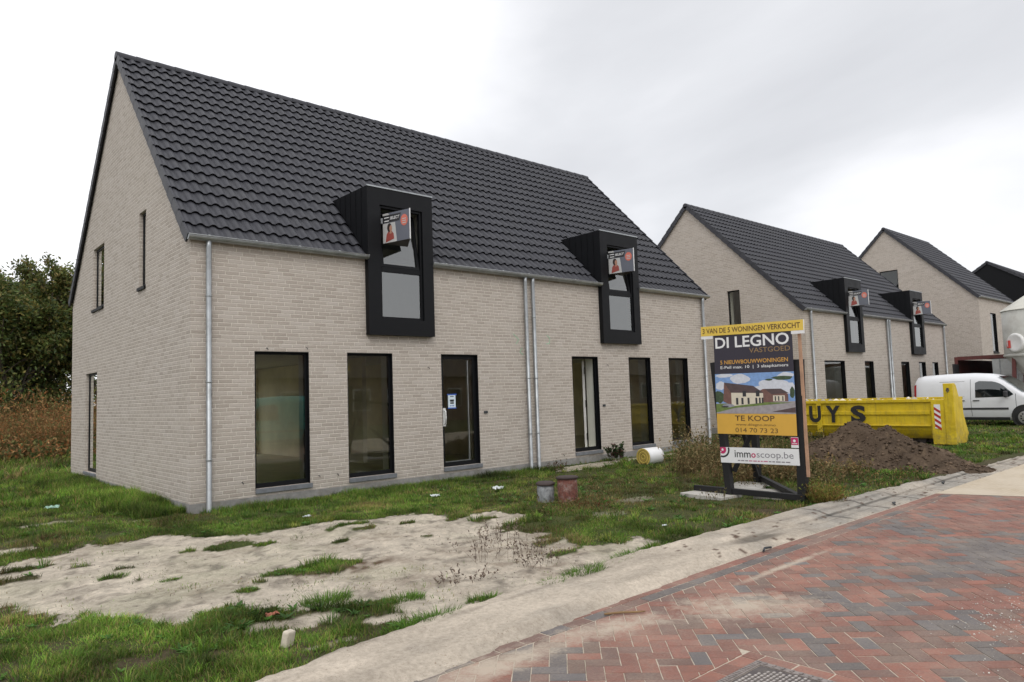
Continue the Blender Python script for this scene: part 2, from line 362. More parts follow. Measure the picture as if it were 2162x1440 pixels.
streak = np.clip((fbm(x * .35, y + x * .25, .16, 3, 37)[:, None] - .60) * 8, 0, 1); sandc = sandc * (1 - .22 * streak)
edge_d = np.clip((fbm(x + .0, y, .5, 5, 3)[:, None] - .45) * 3, 0, 1)
soil = np.array([.105, .080, .052]) * (.7 + .6 * n1)
green = np.array([.065, .095, .024]) * (.7 + .6 * n1)
base = soil * (1 - np.clip(n2 * 1.6 - .3, 0, 1)) + green * np.clip(n2 * 1.6 - .3, 0, 1)
col = base * (1 - sm[:, None]) + sandc * sm[:, None]
moss = np.clip(1.4 - np.hypot((x + .32) / .32, (y + 4.90) / .22), 0, 1)[:, None]; moss = np.clip(moss * 2 - n3, 0, 1)
col = col * (1 - moss) + np.array([.13, .24, .025]) * moss
brn = np.clip(1.6 - np.hypot((x + .12) / .5, (y + 5.14) / .17), 0, 1)[:, None] * np.clip(n3 * 3 - 1, 0, 1)
col = col * (1 - brn) + np.array([.13, .085, .055]) * brn
nx, ny = len(gx), len(gy); idx = np.arange(nx * ny).reshape(nx, ny)
quads = np.stack([idx[:-1, :-1], idx[1:, :-1], idx[1:, 1:], idx[:-1, 1:]], -1).reshape(-1, 4)
def grit_mat(name, spot=.34, bmp=.035):
    g_ = NT(name); at = g_.n('ShaderNodeAttribute', attribute_name='Col'); c_ = at.outputs[0]
    c_ = g_.mix(g_.rng(g_.noise(26, 6, .75), .30, .72), g_.mix(1, c_, (.70, .69, .67), 'MULTIPLY'), g_.mix(1, c_, (1.16, 1.16, 1.15), 'MULTIPLY'))
    c_ = g_.mix(g_.math('MULTIPLY', g_.rng(g_.noise(75, 3, .6), .60, .68), g_.rng(g_.noise(3.2, 5, .65), .40, .62)), c_, g_.mix(1, c_, (spot, spot * .9, spot * .8), 'MULTIPLY'))
    c_ = g_.mix(g_.rng(g_.noise(120, 2, .6), .66, .72), c_, g_.mix(1, c_, (.5, .47, .43), 'MULTIPLY'))
    g_.set(c_, .96, spec=.12); hh_ = g_.math('ADD', g_.noise(22, 6, .7), g_.math('MULTIPLY', g_.noise(110, 3, .6), .25)); g_.bump(hh_, bmp); return g_.mat
gm = grit_mat('ground')
g = npmesh('ground', np.stack([x, y, z], 1), [quads], gm, col, smooth=True); tag(g, kind='structure')

# soil heap by the kerb
px_ = np.arange(8.6, 14.2, .05); py_ = np.arange(-8.0, -3.6, .05); X, Y = np.meshgrid(px_, py_, indexing='ij'); x = X.ravel(); y = Y.ravel()
pz = pile_z(x, y); z = pz + np.where(pz > .01, (fbm(x, y, .35, 4, 41) - .5) * .13 + (fbm(x, y, .09, 3, 42) - .5) * .085, 0) * np.clip(pz * 5, 0, 1) - .04
c = np.array([.092, .066, .046]) * (.55 + .85 * fbm(x, y, .22, 4, 43))[:, None]
c = np.where((fbm(x, y, .1, 2, 44) > .72)[:, None], c * np.array([1.5, 1.5, 1.45]), c)
idx = np.arange(len(x)).reshape(len(px_), len(py_)); q = np.stack([idx[:-1, :-1], idx[1:, :-1], idx[1:, 1:], idx[:-1, 1:]], -1).reshape(-1, 4)
q = q[(pz[q] > .004).any(1)]
o = npmesh('soil_heap', np.stack([x, y, z], 1), [q], attr_mat('soil', .95, (40, .02), .1, var=.3), c, smooth=True)
tag(o, 'dark brown heap of loose earth between yellow skip and kerb', 'soil heap')
# clods
def blobs(n, pts, smin, smax, seed):
    r = np.random.default_rng(seed); V = []; F = []; b = 0
    base = np.array([(1, 0, 0), (-1, 0, 0), (0, 1, 0), (0, -1, 0), (0, 0, 1), (0, 0, -1)], float)
    f = np.array([(0, 2, 4), (2, 1, 4), (1, 3, 4), (3, 0, 4), (2, 0, 5), (1, 2, 5), (3, 1, 5), (0, 3, 5)])
    s = r.uniform(smin, smax, n) ** 1.0; s = smin + (smax - smin) * r.random(n) ** 3
    v = base[None] * s[:, None, None] * r.uniform(.6, 1.3, (n, 6, 1)) * np.array([1, 1, .7]); a = r.uniform(0, 6.28, n)
    ca, sa = np.cos(a)[:, None], np.sin(a)[:, None]
    vx = v[..., 0] * ca - v[..., 1] * sa; vy = v[..., 0] * sa + v[..., 1] * ca
    v = np.stack([vx + pts[:, 0:1], vy + pts[:, 1:2], v[..., 2] + pts[:, 2:3]], -1)
    F = (f[None] + (np.arange(n) * 6)[:, None, None]).reshape(-1, 3)
    return v.reshape(-1, 3), F
n = 5200; cx = rng.uniform(9.2, 13.5, n); cy = rng.uniform(-7.9, -3.8, n); cz = pile_z(cx, cy); k = cz > .02
cx, cy, cz = cx[k], cy[k], cz[k]; cz = cz + (fbm(cx, cy, .35, 4, 41) - .5) * .13 * np.clip(cz * 5, 0, 1) - .03
v, f = blobs(len(cx), np.stack([cx, cy, cz], 1), .007, .045, 5)
cc = np.repeat(np.array([.092, .066, .046])[None] * rng.uniform(.5, 1.7, (len(cx), 1)), 6, 0)
cl = npmesh('clods', v, [f], M_cl := attr_mat('clod', .95, None, .1), cc); cl.parent = o; cl['kind'] = 'stuff'

# ------------------------------------------------------------------ road, kerb
def road_mat():
    m = NT('paved_road_far'); a = m.n('ShaderNodeTexBrick'); m.l(m.pos(), a.inputs[0]); a.inputs['Scale'].default_value = 4.6
    a.inputs['Color1'].default_value = rgb((.20, .10, .08)); a.inputs['Color2'].default_value = rgb((.12, .11, .12)); a.inputs['Mortar'].default_value = rgb((.3, .26, .2)); a.inputs['Mortar Size'].default_value = .01
    m.set(a.outputs[0], .9); return m.mat
m = NT('jointing_sand'); nn = m.noise(40, 4); m.set(m.mix(nn, (.30, .25, .19), (.60, .53, .43)), .95); m.bump(nn, .003); M['joint'] = m.mat
mb = MB(); mb.face([(-120, -14.5, -.0035), (120, -14.5, -.0035), (120, -7.62, -.0035), (-120, -7.62, -.0035)])
tag(mb.build('road', M['joint']), kind='structure')
mb = MB()
mb.face([(-120, -14.5, -.001), (-4.4, -14.5, -.001), (-4.4, -7.8, -.001), (-120, -7.8, -.001)])
tag(mb.build('road_paving', road_mat()), kind='structure')
# pale concrete-block carriageway further on
m = NT('pale_paving'); a = m.n('ShaderNodeTexBrick'); m.l(m.pos(), a.inputs[0]); a.inputs['Scale'].default_value = 4.6
a.inputs['Color1'].default_value = rgb((.44, .36, .26)); a.inputs['Color2'].default_value = rgb((.50, .42, .31)); a.inputs['Mortar'].default_value = rgb((.36, .3, .22)); a.inputs['Mortar Size'].default_value = .012
m.set(m.mix(m.rng(m.noise(1.2, 5, .6), .35, .7), a.outputs[0], (.53, .46, .36)), .9); m.bump(m.noise(50, 3), .002)
mb = MB(); mb.face([(9.82, -14.5, .001), (120, -14.5, .001), (120, -7.8, .001), (7.62, -7.8, .001)]); tag(mb.build('road_pale_stretch', m.mat), kind='structure')
# clay bricks laid one by one, herringbone
WB, LB, GAP = .105, .21, .0068
DR = (-.38, .24, -9.82, -9.20)          # gully: x0,x1,y0,y1 incl. nothing
BR = (DR[0] - .11, DR[1] + .11, DR[2] - .11, DR[3] + .11)
def clip(poly, a, b, c_):               # keep a*x+b*y <= c_
    out = []
    for i in range(len(poly)):
        p, q = poly[i], poly[(i + 1) % len(poly)]; dp_, dq = a * p[0] + b * p[1] - c_, a * q[0] + b * q[1] - c_
        if dp_ <= 0: out.append(p)
        if (dp_ < 0 < dq) or (dq < 0 < dp_):
            t = dp_ / (dp_ - dq); out.append((p[0] + t * (q[0] - p[0]), p[1] + t * (q[1] - p[1])))
    return out
def area(p): return abs(sum(p[i][0] * p[(i + 1) % len(p)][1] - p[(i + 1) % len(p)][0] * p[i][1] for i in range(len(p)))) / 2
bricks = []
c45 = math.sqrt(.5)
for i in range(-160, 160):
    for j in range(-160, 160):
        k = (i - j) % 4
        if k == 0: a0, a1, b0, b1 = i, i + 2, j, j + 1
        elif k == 3: a0, a1, b0, b1 = i, i + 1, j, j + 2
        else: continue
        ox, oy = 1.5, -9.5
        P = []
        for (a, b) in ((a0, b0), (a1, b0), (a1, b1), (a0, b1)):
            u_, v_ = a * WB, b * WB; P.append((ox + (u_ - v_) * c45, oy + (u_ + v_) * c45))
        cx = sum(p[0] for p in P) / 4; cy = sum(p[1] for p in P) / 4
        if cx < -4.4 or cx > 10.3 or cy > -7.9 or cy < -14.4: continue
        P = clip(P, 0, 1, -8.02); 
        if len(P) >= 3: P = clip(P, 1, .33, 5.03)
        if len(P) >= 3:
            xs = [p[0] for p in P]; ys = [p[1] for p in P]
            if max(xs) > BR[0] and min(xs) < BR[1] and max(ys) > BR[2] and min(ys) < BR[3]:
                if BR[0] < cx < BR[1] and BR[2] < cy < BR[3]:
                    dd = [(cx - BR[0], 0), (BR[1] - cx, 1), (cy - BR[2], 2), (BR[3] - cy, 3)]
                else: dd = [(-(BR[0] - cx), 0), (-(cx - BR[1]), 1), (-(BR[2] - cy), 2), (-(cy - BR[3]), 3)]
                w_ = min(dd)[1]
                P = [clip(P, 1, 0, BR[0]), clip(P, -1, 0, -BR[1]), clip(P, 0, 1, BR[2]), clip(P, 0, -1, -BR[3])][w_]
        if len(P) >= 3 and area(P) > .0008: bricks.append((P, 'h', cx, cy))
xx = -4.4
while xx < 7.75:
    bricks.append(([(xx, -7.905), (xx + .21, -7.905), (xx + .21, -7.80), (xx, -7.80)], 'e', xx + .1, -7.85))
    bricks.append(([(xx + .1, -8.015), (xx + .31, -8.015), (xx + .31, -7.91), (xx + .1, -7.91)], 'g', xx + .2, -7.96)); xx += .212
def ring(x0, x1, y0, y1):
    n = 3; xs = np.linspace(x0, x1, 5); ys = np.linspace(y0, y1, 4)
    for i in range(4):
        for (a, b) in ((y1, y1 + .105), (y0 - .105, y0)): bricks.append(([(xs[i], a), (xs[i + 1], a), (xs[i + 1], b), (xs[i], b)], 'r', xs[i], a))
    for i in range(3):
        for (a, b) in ((x1, x1 + .105), (x0 - .105, x0)): bricks.append(([(a, ys[i]), (b, ys[i]), (b, ys[i + 1]), (a, ys[i + 1])], 'r', a, ys[i]))
    for (a, b) in ((x0 - .105, y0 - .105), (x1, y0 - .105), (x0 - .105, y1), (x1, y1)): bricks.append(([(a, b), (a + .105, b), (a + .105, b + .105), (a, b + .105)], 'r', a, b))
ring(*DR)
PAL = {'red': np.array([.205, .074, .056]), 'mau': np.array([.150, .080, .068]), 'gry': np.array([.088, .090, .098]), 'ora': np.array([.245, .088, .062]), 'brn': np.array([.140, .088, .072])}
V, F3, F4, CO = [], [], [], []; mbv = []
cxs = np.array([b[2] for b in bricks]); cys = np.array([b[3] for b in bricks]); lf = fbm(cxs, cys, .55, 2, 60); lf2 = fbm(cxs, cys, 1.8, 2, 61)
verts, faces, cols = [], [], []
for bi, (P, kd, cx, cy) in enumerate(bricks):
    mx_, my_ = sum(p[0] for p in P) / len(P), sum(p[1] for p in P) / len(P)
    r = random.random(); g_ = lf[bi] * 1.0 + lf2[bi] * .15 + .10 + (random.random() - .5) * .42
    if kd == 'r': c = PAL['ora'] if r < .6 else PAL['red']
    elif kd == 'e': c = PAL['red'] if r < .75 else PAL['mau']
    elif kd == 'g': c = PAL['gry'] if r < .6 else PAL['mau']
    else:
        c = PAL['gry'] if g_ > .90 else (PAL['mau'] if g_ > .82 else (PAL['brn'] if g_ > .74 and r < .5 else (PAL['red'] if r < .60 else PAL['ora'] if r < .90 else PAL['mau'])))
        if random.random() < .05: c = PAL['gry'] * 1.1
    c = c * random.uniform(.82, 1.2)
    def ins(p, d):
        dx, dy = p[0] - mx_, p[1] - my_; L = math.hypot(dx, dy) or 1; k_ = max(0, 1 - d * 1.35 / L); return mx_ + dx * k_, my_ + dy * k_
    zt = random.uniform(-.0016, .0016); tx, ty = random.uniform(-.010, .010), random.uniform(-.010, .010)
    b = len(verts); n = len(P)
    for lvl, (d, zz) in enumerate(((GAP / 2, -.018), (GAP / 2, -.0025), (GAP / 2 + .0025, 0.0))):
        for p in P:
            q_ = ins(p, d); verts.append((q_[0], q_[1], zz + zt + (q_[0] - mx_) * tx + (q_[1] - my_) * ty)); cols.append(c)
    for l_ in (0, 1):
        for i in range(n): faces.append((b + l_ * n + i, b + l_ * n + (i + 1) % n, b + (l_ + 1) * n + (i + 1) % n, b + (l_ + 1) * n + i))
    faces.append(tuple(b + 2 * n + i for i in range(n)))
me = bpy.data.meshes.new('road_bricks'); me.from_pydata(verts, [], faces); me.update()
a = me.color_attributes.new('Col', 'FLOAT_COLOR', 'POINT'); cc = np.ones((len(verts), 4), np.float32); cc[:, :3] = np.array(cols); a.data.foreach_set('color', cc.ravel())
m = NT('clay_paver'); at = m.n('ShaderNodeAttribute', attribute_name='Col'); c = at.outputs[0]
c = m.mix(m.rng(m.noise(70, 5, .75), .3, .75), c, m.mix(.30, c, (.34, .25, .2)))
c = m.mix(m.rng(m.noise(14, 5, .7), .42, .75, 0, .45), c, (.10, .085, .08))
sp = m.n('ShaderNodeSeparateXYZ'); m.l(m.pos(), sp.inputs[0]); X_, Y_ = sp.outputs[0], sp.outputs[1]
def gau(x0, y0, rx, ry, rot=0.0):
    dx = m.math('SUBTRACT', X_, x0); dy = m.math('SUBTRACT', Y_, y0)
    c_, s_ = math.cos(rot), math.sin(rot)
    a_ = m.math('DIVIDE', m.math('ADD', m.math('MULTIPLY', dx, c_), m.math('MULTIPLY', dy, s_)), rx)
    b_ = m.math('DIVIDE', m.math('SUBTRACT', m.math('MULTIPLY', dy, c_), m.math('MULTIPLY', dx, s_)), ry)
    return m.math('SUBTRACT', 1.0, m.math('SQRT', m.math('ADD', m.math('MULTIPLY', a_, a_), m.math('MULTIPLY', b_, b_))))
dr = m.math('MAXIMUM', gau(1.15, -8.62, .75, .40, -.6), m.math('MAXIMUM', gau(.1, -8.2, .7, .22, -.2), m.math('MAXIMUM', gau(-.9, -8.15, .9, .22), gau(2.4, -8.25, 1.2, .06))))
sandn = m.noise(3.5, 6, .7); fine = m.noise(60, 4, .7)
f_ = m.math('ADD', m.math('MULTIPLY', dr, .95), m.math('ADD', m.math('MULTIPLY', m.math('SUBTRACT', sandn, .5), 1.4), m.math('MULTIPLY', m.math('SUBTRACT', fine, .5), .9)))
f_ = m.math('ADD', f_, m.math('MULTIPLY', m.math('SUBTRACT', m.noise(11, 5, .7), .5), 1.3)); f_ = m.rng(f_, -.05, .85, 0, .90)
general = m.rng(m.math('ADD', m.noise(1.6, 6, .7), m.math('MULTIPLY', m.math('SUBTRACT', fine, .5), .6)), .42, .85, .06, .45)
c = m.mix(m.math('MAXIMUM', f_, general), c, (.46, .39, .31))
m.set(c, .85, spec=.3); m.bump(m.noise(120, 4, .7), .0025); me.materials.append(m.mat)
ob = bpy.data.objects.new('road_bricks', me); C.objects.link(ob); tag(ob, kind='structure')

# kerb: kerbstone, gutter and the sand that has drifted on to them
kx = axis([(-40, -5, 1), (-5, 12, .05), (12, 40, .25), (40, 120, 4)]); ky = np.concatenate([np.arange(-8.30, -6.90, .02)])
X, Y = np.meshgrid(kx, ky, indexing='ij'); x = X.ravel(); y = Y.ravel()
prof = np.interp(y, [-7.84, -7.80, -7.50, -7.46, -7.34, -7.12, -7.05, -6.94], [-.03, .004, -.004, .012, .055, .065, .05, .03])
drift = np.clip(1 - (x - 2.2) / 2.5, 0, 1) * .8 + .2
dune = .015 + .05 * fbm(x * .6, y, .4, 4, 71) + .018 * fbm(x * .30, y, .07, 3, 72); ye = np.interp(x, [-6, -1.28, .2, 2.0, 60], [-8.16, -8.0, -7.88, -7.80, -7.80]) + (fbm(x, y * 0, .3, 3, 70) - .5) * .07 * (x < 2.5)
dune = dune * np.clip((y - ye) * 7, 0, 1) + .001; dune = np.where(y < ye, -.03, dune)
z = prof * (1 - drift * .8) + dune * drift; z = np.where(y < ye, -.03, np.where(y < -7.78, np.maximum(z, .0035), z)); z = np.where(y > kerb_y(x) + .06, -.05, z); z = np.where(y > kerb_y(x), np.minimum(z, .0), z)
e1 = fbm(x, y, .15, 3, 73); edge_s = -7.80 + .035 * fbm(x, y * 0, .4, 3, 74)
sandy = np.clip(drift * 1.3 + (fbm(x, y, .4, 4, 75) - .5) * 1.6, 0, 1)[:, None]
cs = np.array([.57, .50, .415]) * (.58 + .62 * fbm(x * .4, y, .22, 5, 76))[:, None]
conc = np.array([.36, .335, .30]) * (.75 + .45 * e1)[:, None]
conc = np.where((np.abs(y + 7.47) < .025)[:, None], conc * .42, conc); conc = np.where((np.abs(y + 7.62) < .012)[:, None], conc * .7, conc)
conc = np.where(((x % 1.0) < .03)[:, None] & (y < -7.0)[:, None], conc * .4, conc)
c = cs * sandy + conc * (1 - sandy)
track = np.clip(1 - np.abs(y + 7.30 - .06 * np.sin(x * .8)) / .05, 0, 1) * (fbm(x * .4, y, .3, 3, 77) > .5) * .28; c = c * (1 - track[:, None])
st = np.clip(1.25 - np.hypot((x - 3.1 + (y + 7.5) * 1.0) / .42, (y + 7.55) / .11), 0, 1); c = c * (1 - .55 * np.clip(st * 1.6, 0, 1)[:, None])
leafy = ((fbm(x, y, .07, 2, 79) > .80) & (x > 2))[:, None]; c = np.where(leafy, np.array([.13, .09, .07]), c)
idx = np.arange(len(x)).reshape(len(kx), len(ky)); q = np.stack([idx[:-1, :-1], idx[1:, :-1], idx[1:, 1:], idx[:-1, 1:]], -1).reshape(-1, 4)
k_ = npmesh('kerb', np.stack([x, y, z], 1), [q], grit_mat('kerb_sand', .6, .016), c, smooth=True); tag(k_, kind='structure')

# gully grate
t = thing('drain_grate', 'cast iron gully grate set square in the red brick road', 'drain', (0, 0, 0))
iron = simple('cast_iron', (.10, .085, .082), .6, .3, 14, metal=.4, dirt=((.28, .25, .21), .5))
mb = MB(); x0, x1, y0, y1 = DR; fw = .05
mb.box(x0 + .004, x1 - .004, y0 + .004, y0 + fw, -.06, .003); mb.box(x0 + .004, x1 - .004, y1 - fw, y1 - .004, -.06, .003); mb.box(x0 + .004, x0 + fw, y0 + fw, y1 - fw, -.06, .003); mb.box(x1 - fw, x1 - .004, y0 + fw, y1 - fw, -.06, .003)
for i in range(24):
    xx = x0 + .02 + i * (x1 - x0 - .04) / 23
    for yy in (y0 + .027, y1 - .027): mb.box(xx - .008, xx + .008, yy - .014, yy + .014, .003, .008)
for i in range(10):
    yy = y0 + .07 + i * (y1 - y0 - .14) / 9
    for xx in (x0 + .027, x1 - .027): mb.box(xx - .014, xx + .014, yy - .008, yy + .008, .003, .008)
mb.build('frame', simple('worn_frame', (.22, .19, .175), .6, .35, 30), t)
mb = MB(); mb.box(x0 + fw + .004, x1 - fw - .004, y0 + fw + .004, y1 - fw - .004, -.06, -.002, 0); cxx, cyy = (x0 + x1) / 2, (y0 + y1) / 2
mb.lathe([(.001, -.001), (.245, -.001), (.245, .004), (.001, .004)], 32, (cxx, cyy, 0), m=0, smooth=False)
for i in range(-8, 9):
    for j in range(-9, 10):
        u_, v_ = i * .034 + (j % 2) * .017, j * .027
        if math.hypot(u_, v_) < .235: mb.box(cxx + u_ - .011, cxx + u_ + .011, cyy + v_ - .0065, cyy + v_ + .0065, .004, .011, 1)
mb.build('cover', [iron, simple('worn_iron', (.46, .42, .39), .5, .2, 20, metal=.5)], t)

# gravel crumbs on the road and sand
n = 16000; gx_ = rng.uniform(-.2, 5.5, n); gy_ = rng.uniform(-11.5, -8.6, n)
k = (fbm(gx_, gy_, .55, 4, 301) + np.clip(1 - np.hypot((gx_ - 2.2) / 2.2, (gy_ + 10.1) / .8), -1, 1) * .45) > .70 + .30 * rng.random(n); gx_, gy_ = gx_[k], gy_[k]
m2 = 2600; sx = rng.uniform(-2.6, 2.2, m2); sy = rng.uniform(-7, -2.5, m2); ks = sandmask(sx, sy) > .5; sx, sy = sx[ks], sy[ks]
pts = np.concatenate([np.stack([gx_, gy_, np.full(len(gx_), .003)], 1), np.stack([sx, sy, ground_z(sx, sy) - .004], 1)])
v, f = blobs(len(pts), pts, .0012, .0085, 9)
cg = np.concatenate([np.array([.66, .63, .58])[None] * rng.uniform(.6, 1.1, (len(gx_), 1)), np.array([.16, .13, .12])[None] * rng.uniform(.5, 2.2, (len(sx), 1))])
o = npmesh('gravel', v, [f], attr_mat('crumb', .9), np.repeat(cg, 6, 0)); tag(o, 'pale stone crumbs scattered over the road and dark grit on the sand', 'gravel', kind='stuff')

# ------------------------------------------------------------------ blades
def blades(p, ang, L, w, lean, bend, col, wm=.75, tipcol=1.15):
    """p (n,3) foot; ang azimuth of lean; returns verts, tri faces, colours.  5 verts"""
    n = len(p); d = np.stack([np.cos(ang), np.sin(ang), np.zeros(n)], 1)
    sa = ang + PI / 2 + rng.normal(0, .9, n); s = np.stack([np.cos(sa), np.sin(sa), np.zeros(n)], 1)
    up = np.array([0, 0, 1.0])
    mid = p + (up * np.cos(lean)[:, None] + d * np.sin(lean)[:, None]) * (L * .55)[:, None]
    l2 = lean + bend
    tip = mid + (up * np.cos(l2)[:, None] + d * np.sin(l2)[:, None]) * (L * .45)[:, None]
    w = w[:, None]
    v = np.stack([p - s * w / 2, p + s * w / 2, mid - s * w * wm / 2, mid + s * w * wm / 2, tip], 1)
    b = (np.arange(n) * 5)[:, None]
    q = b + np.array([0, 1, 3, 2]); t = b + np.array([2, 3, 4])
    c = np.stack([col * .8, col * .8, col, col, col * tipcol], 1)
    return v.reshape(-1, 3), q, t, c.reshape(-1, 3)
def merge(parts):
    V, Q, T, Cc = [], [], [], []; off = 0
    for v, q, t, c in parts:
        V.append(v); Q.append(q + off); T.append(t + off); Cc.append(c); off += len(v)
    return np.concatenate(V), [np.concatenate(Q), np.concatenate(T)], np.concatenate(Cc)
G_ = np.array([[.145, .27, .034], [.20, .345, .048], [.098, .19, .03], [.29, .345, .062], [.34, .30, .11], [.32, .215, .10]])
def gcol(x, y, n, dry):
    pick = rng.random(n); c = np.empty((n, 3))
    i = np.where(pick < .34, 0, np.where(pick < .60, 1, np.where(pick < .82, 2, np.where(pick < .95, 3, 4))))
    dr = rng.random(n) < dry; i = np.where(dr, np.where(rng.random(n) < .5, 4, 5), i)
    c = G_[i] * rng.uniform(.55, 1.4, (n, 1)) * np.clip(-.15 + 2.0 * fbm(x, y, .40, 4, 81), .15, 2)[:, None] * np.clip(.1 + 1.5 * fbm(x, y, 1.5, 3, 82), .3, 2)[:, None]
    return c
parts = []
def region(x0, x1, y0, y1, dens, hgt, w, dry=.06, cond=None):
    n = int((x1 - x0) * (y1 - y0) * dens); x = rng.uniform(x0, x1, n); y = rng.uniform(y0, y1, n)
    s = sandmask(x, y); clump = fbm(x, y, .22, 3, 90)
    keep = (rng.random(n) > s * (.997 - .045 * (fbm(x, y, .45, 4, 88) > .60))) & (rng.random(n) < .22 + 1.3 * np.clip(clump - .33, 0, 1) * 2.4)
    keep &= y > kerb_y(x) + .02
    keep &= ~((x > 0.0) & (x < 14.14) & (y > -.01) & (y < 8.8)) & ~((x > 20.3) & (x < 34.2) & (y > -.05) & (y < 8.8)) & ~((x > 39.4) & (x < 46.6) & (y > -.2) & (y < 8.7))
    keep &= ~((x > 16.4) & (x < 18.8) & (y > -5) & (y < 1)) & (pile_z(x, y) < .05)
    keep &= ~((x > 5.2) & (x < 7.2) & (y > -6.3) & (y < -4.6) & (rng.random(n) < .8) & (np.hypot((x - 6.3) / 1.0, (y + 5.5) / .8) < 1))
    if cond is not None: keep &= cond(x, y)
    x, y = x[keep], y[keep]; n = len(x)
    onsand = sandmask(x, y) > .5
    # drier, browner zone around the signboard
    dz = np.clip(1.25 - np.hypot((x - 6.8) / 4.2, (y + 4.0) / 2.4), 0, .8)
    d_ = np.clip(dry + dz * .75 + np.clip(fbm(x, y, .8, 4, 95) - .52, 0, 1) * 3.0, 0, .85)
    h = hgt * .85 * (.15 + 1.6 * fbm(x, y, .35, 4, 92) ** 1.5 + .35 * (fbm(x, y, .12, 2, 93) > .68)) * rng.uniform(.55, 1.25, n); h = np.where(onsand, h * .45, h)
    c = gcol(x, y, n, d_)
    z = ground_z(x, y) - .012
    parts.append(blades(np.stack([x, y, z], 1), rng.uniform(0, 2 * PI, n), h, w * rng.uniform(.7, 1.3, n), rng.uniform(.05, .65, n), rng.uniform(.1, 1.0, n), c))
region(-3.6, 1.0, -7.65, -4.6, 7500, .10, .0048, dry=.14)                       # verge in the near corner
region(-4.0, -.02, -2.6, 2.5, 4200, .085, .006, dry=.14)                        # beside the gable, near
region(-1.0, 3.2, -4.2, 0, 3800, .075, .0055)
region(-3.4, 3.2, -7.3, -1.6, 6500, .075, .0052, dry=.10)
region(3.0, 8.0, -7.1, 0, 2400, .085, .0075)
region(1.0, 3.2, -7.1, -4.2, 3600, .06, .0055)
region(8.0, 16.4, -7.1, 0.4, 900, .10, .013)
region(14.2, 30, -7.2, 2.0, 260, .11, .026)
region(30, 60, -7.2, 0, 60, .13, .06)
region(-6, 0, 2.5, 9, 1500, .14, .011, cond=lambda x, y: (x > -5))
region(-7, 7, 9, 20, 380, .30, .02, dry=.15)
region(-10, 12, 20, 34, 120, .40, .035, dry=.3)
# lush fringe against the gable and along the facade
def strip(n, fx, fy, h, w, dry=.05):
    x = fx(rng.random(n)); y = fy(x, rng.random(n)); k = sandmask(x, y) < .4; x, y = x[k], y[k]; n = len(x)
    hh = h * (.3 + 1.3 * fbm(x, y, .45, 3, 97)) * rng.uniform(.6, 1.2, n)
    parts.append(blades(np.stack([x, y, ground_z(x, y) - .01], 1), rng.uniform(0, 2 * PI, n), hh, w * rng.uniform(.7, 1.3, n), rng.uniform(.03, .5, n), rng.uniform(.1, .9, n), gcol(x, y, n, np.full(n, dry))))
strip(13000, lambda r: -.04 - r ** 1.6 * .9, lambda x, r: 1.2 + r * 7.8, .20, .009, .12)
strip(9000, lambda r: -.03 - r ** 1.4 * .7, lambda x, r: .15 + r * 2.6, .17, .007)
strip(12000, lambda r: .2 + r * 7, lambda x, r: -.04 - r ** 1.5 * .8, .12, .006)
# tussocks: dense little clumps, taller than what grows between them
def tussocks(n, x0, x1, y0, y1, h0, h1, w, nb=46, cond=None, dry=.12):
    cx = rng.uniform(x0, x1, n); cy = rng.uniform(y0, y1, n)
    k = (sandmask(cx, cy) < .35) & (cy > kerb_y(cx) + .06) & (pile_z(cx, cy) < .02) & ~((cx > -.02) & (cx < 14.2) & (cy > -.04)) & (fbm(cx, cy, .8, 3, 99) > .44) & ~((cx > 5.2) & (cx < 7.3) & (cy > -6.4) & (cy < -4.7))
    cx, cy = cx[k], cy[k]; n = len(cx); H = rng.uniform(h0, h1, n); rr = H * rng.uniform(.35, .8, n); kind = rng.random(n)
    N = n * nb; i = np.repeat(np.arange(n), nb); a = rng.uniform(0, 2 * PI, N); r = rr[i] * np.sqrt(rng.random(N))
    x = cx[i] + r * np.cos(a); y = cy[i] + r * np.sin(a)
    base = np.where((kind[i] < .5)[:, None], G_[2], np.where((kind[i] < .75)[:, None], G_[0], np.where((kind[i] < .88)[:, None], G_[1], G_[3])))
    base = np.where((rng.random(N) < dry)[:, None], G_[4], base)
    c = base * rng.uniform(.55, 1.35, (N, 1)) * rng.uniform(.6, 1.2, n)[i][:, None]
    parts.append(blades(np.stack([x, y, ground_z(x, y) - .01], 1), a + rng.normal(0, .4, N), H[i] * rng.uniform(.6, 1.2, N) * (1 - .4 * r / rr[i]), w * rng.uniform(.7, 1.3, N), .15 + .7 * r / rr[i] * rng.random(N), rng.uniform(.2, 1.0, N), c))
tussocks(420, -3.6, .8, -7.4, -4.4, .07, .17, .005)
tussocks(700, -4, 3.2, -3.4, 2.5, .06, .15, .006)
tussocks(900, 2.0, 8.5, -7.1, 0, .06, .15, .008, dry=.22)
tussocks(500, 8, 20, -7.2, 0, .08, .18, .014)
tussocks(300, -6, 0, 2.5, 12, .12, .26, .014)
tussocks(500, -8, 6, 10, 22, .25, .5, .025, dry=.3)
tussocks(260, 16, 34, -7.3, 0, .10, .2, .03)
def clump(a, b, r, h, n, g=(2, 0)):        # single clumps that have rooted on the sand and along the kerb
    N = n; an = rng.uniform(0, 2 * PI, N); q = r * np.sqrt(rng.random(N)); x = a + q * np.cos(an) * 1.5; y = b + q * np.sin(an) * .8
    c = G_[np.where(rng.random(N) < .6, g[0], g[1])] * rng.uniform(.5, 1.3, (N, 1)); z = np.full(N, .0) + np.where(y < kerb_y(x), .02, ground_z(x, y) - .02)
    parts.append(blades(np.stack([x, y, z], 1), an + rng.normal(0, .5, N), h * rng.uniform(.5, 1.2, N), np.full(N, .0055), rng.uniform(.1, .9, N), rng.uniform(.2, 1.0, N), c))
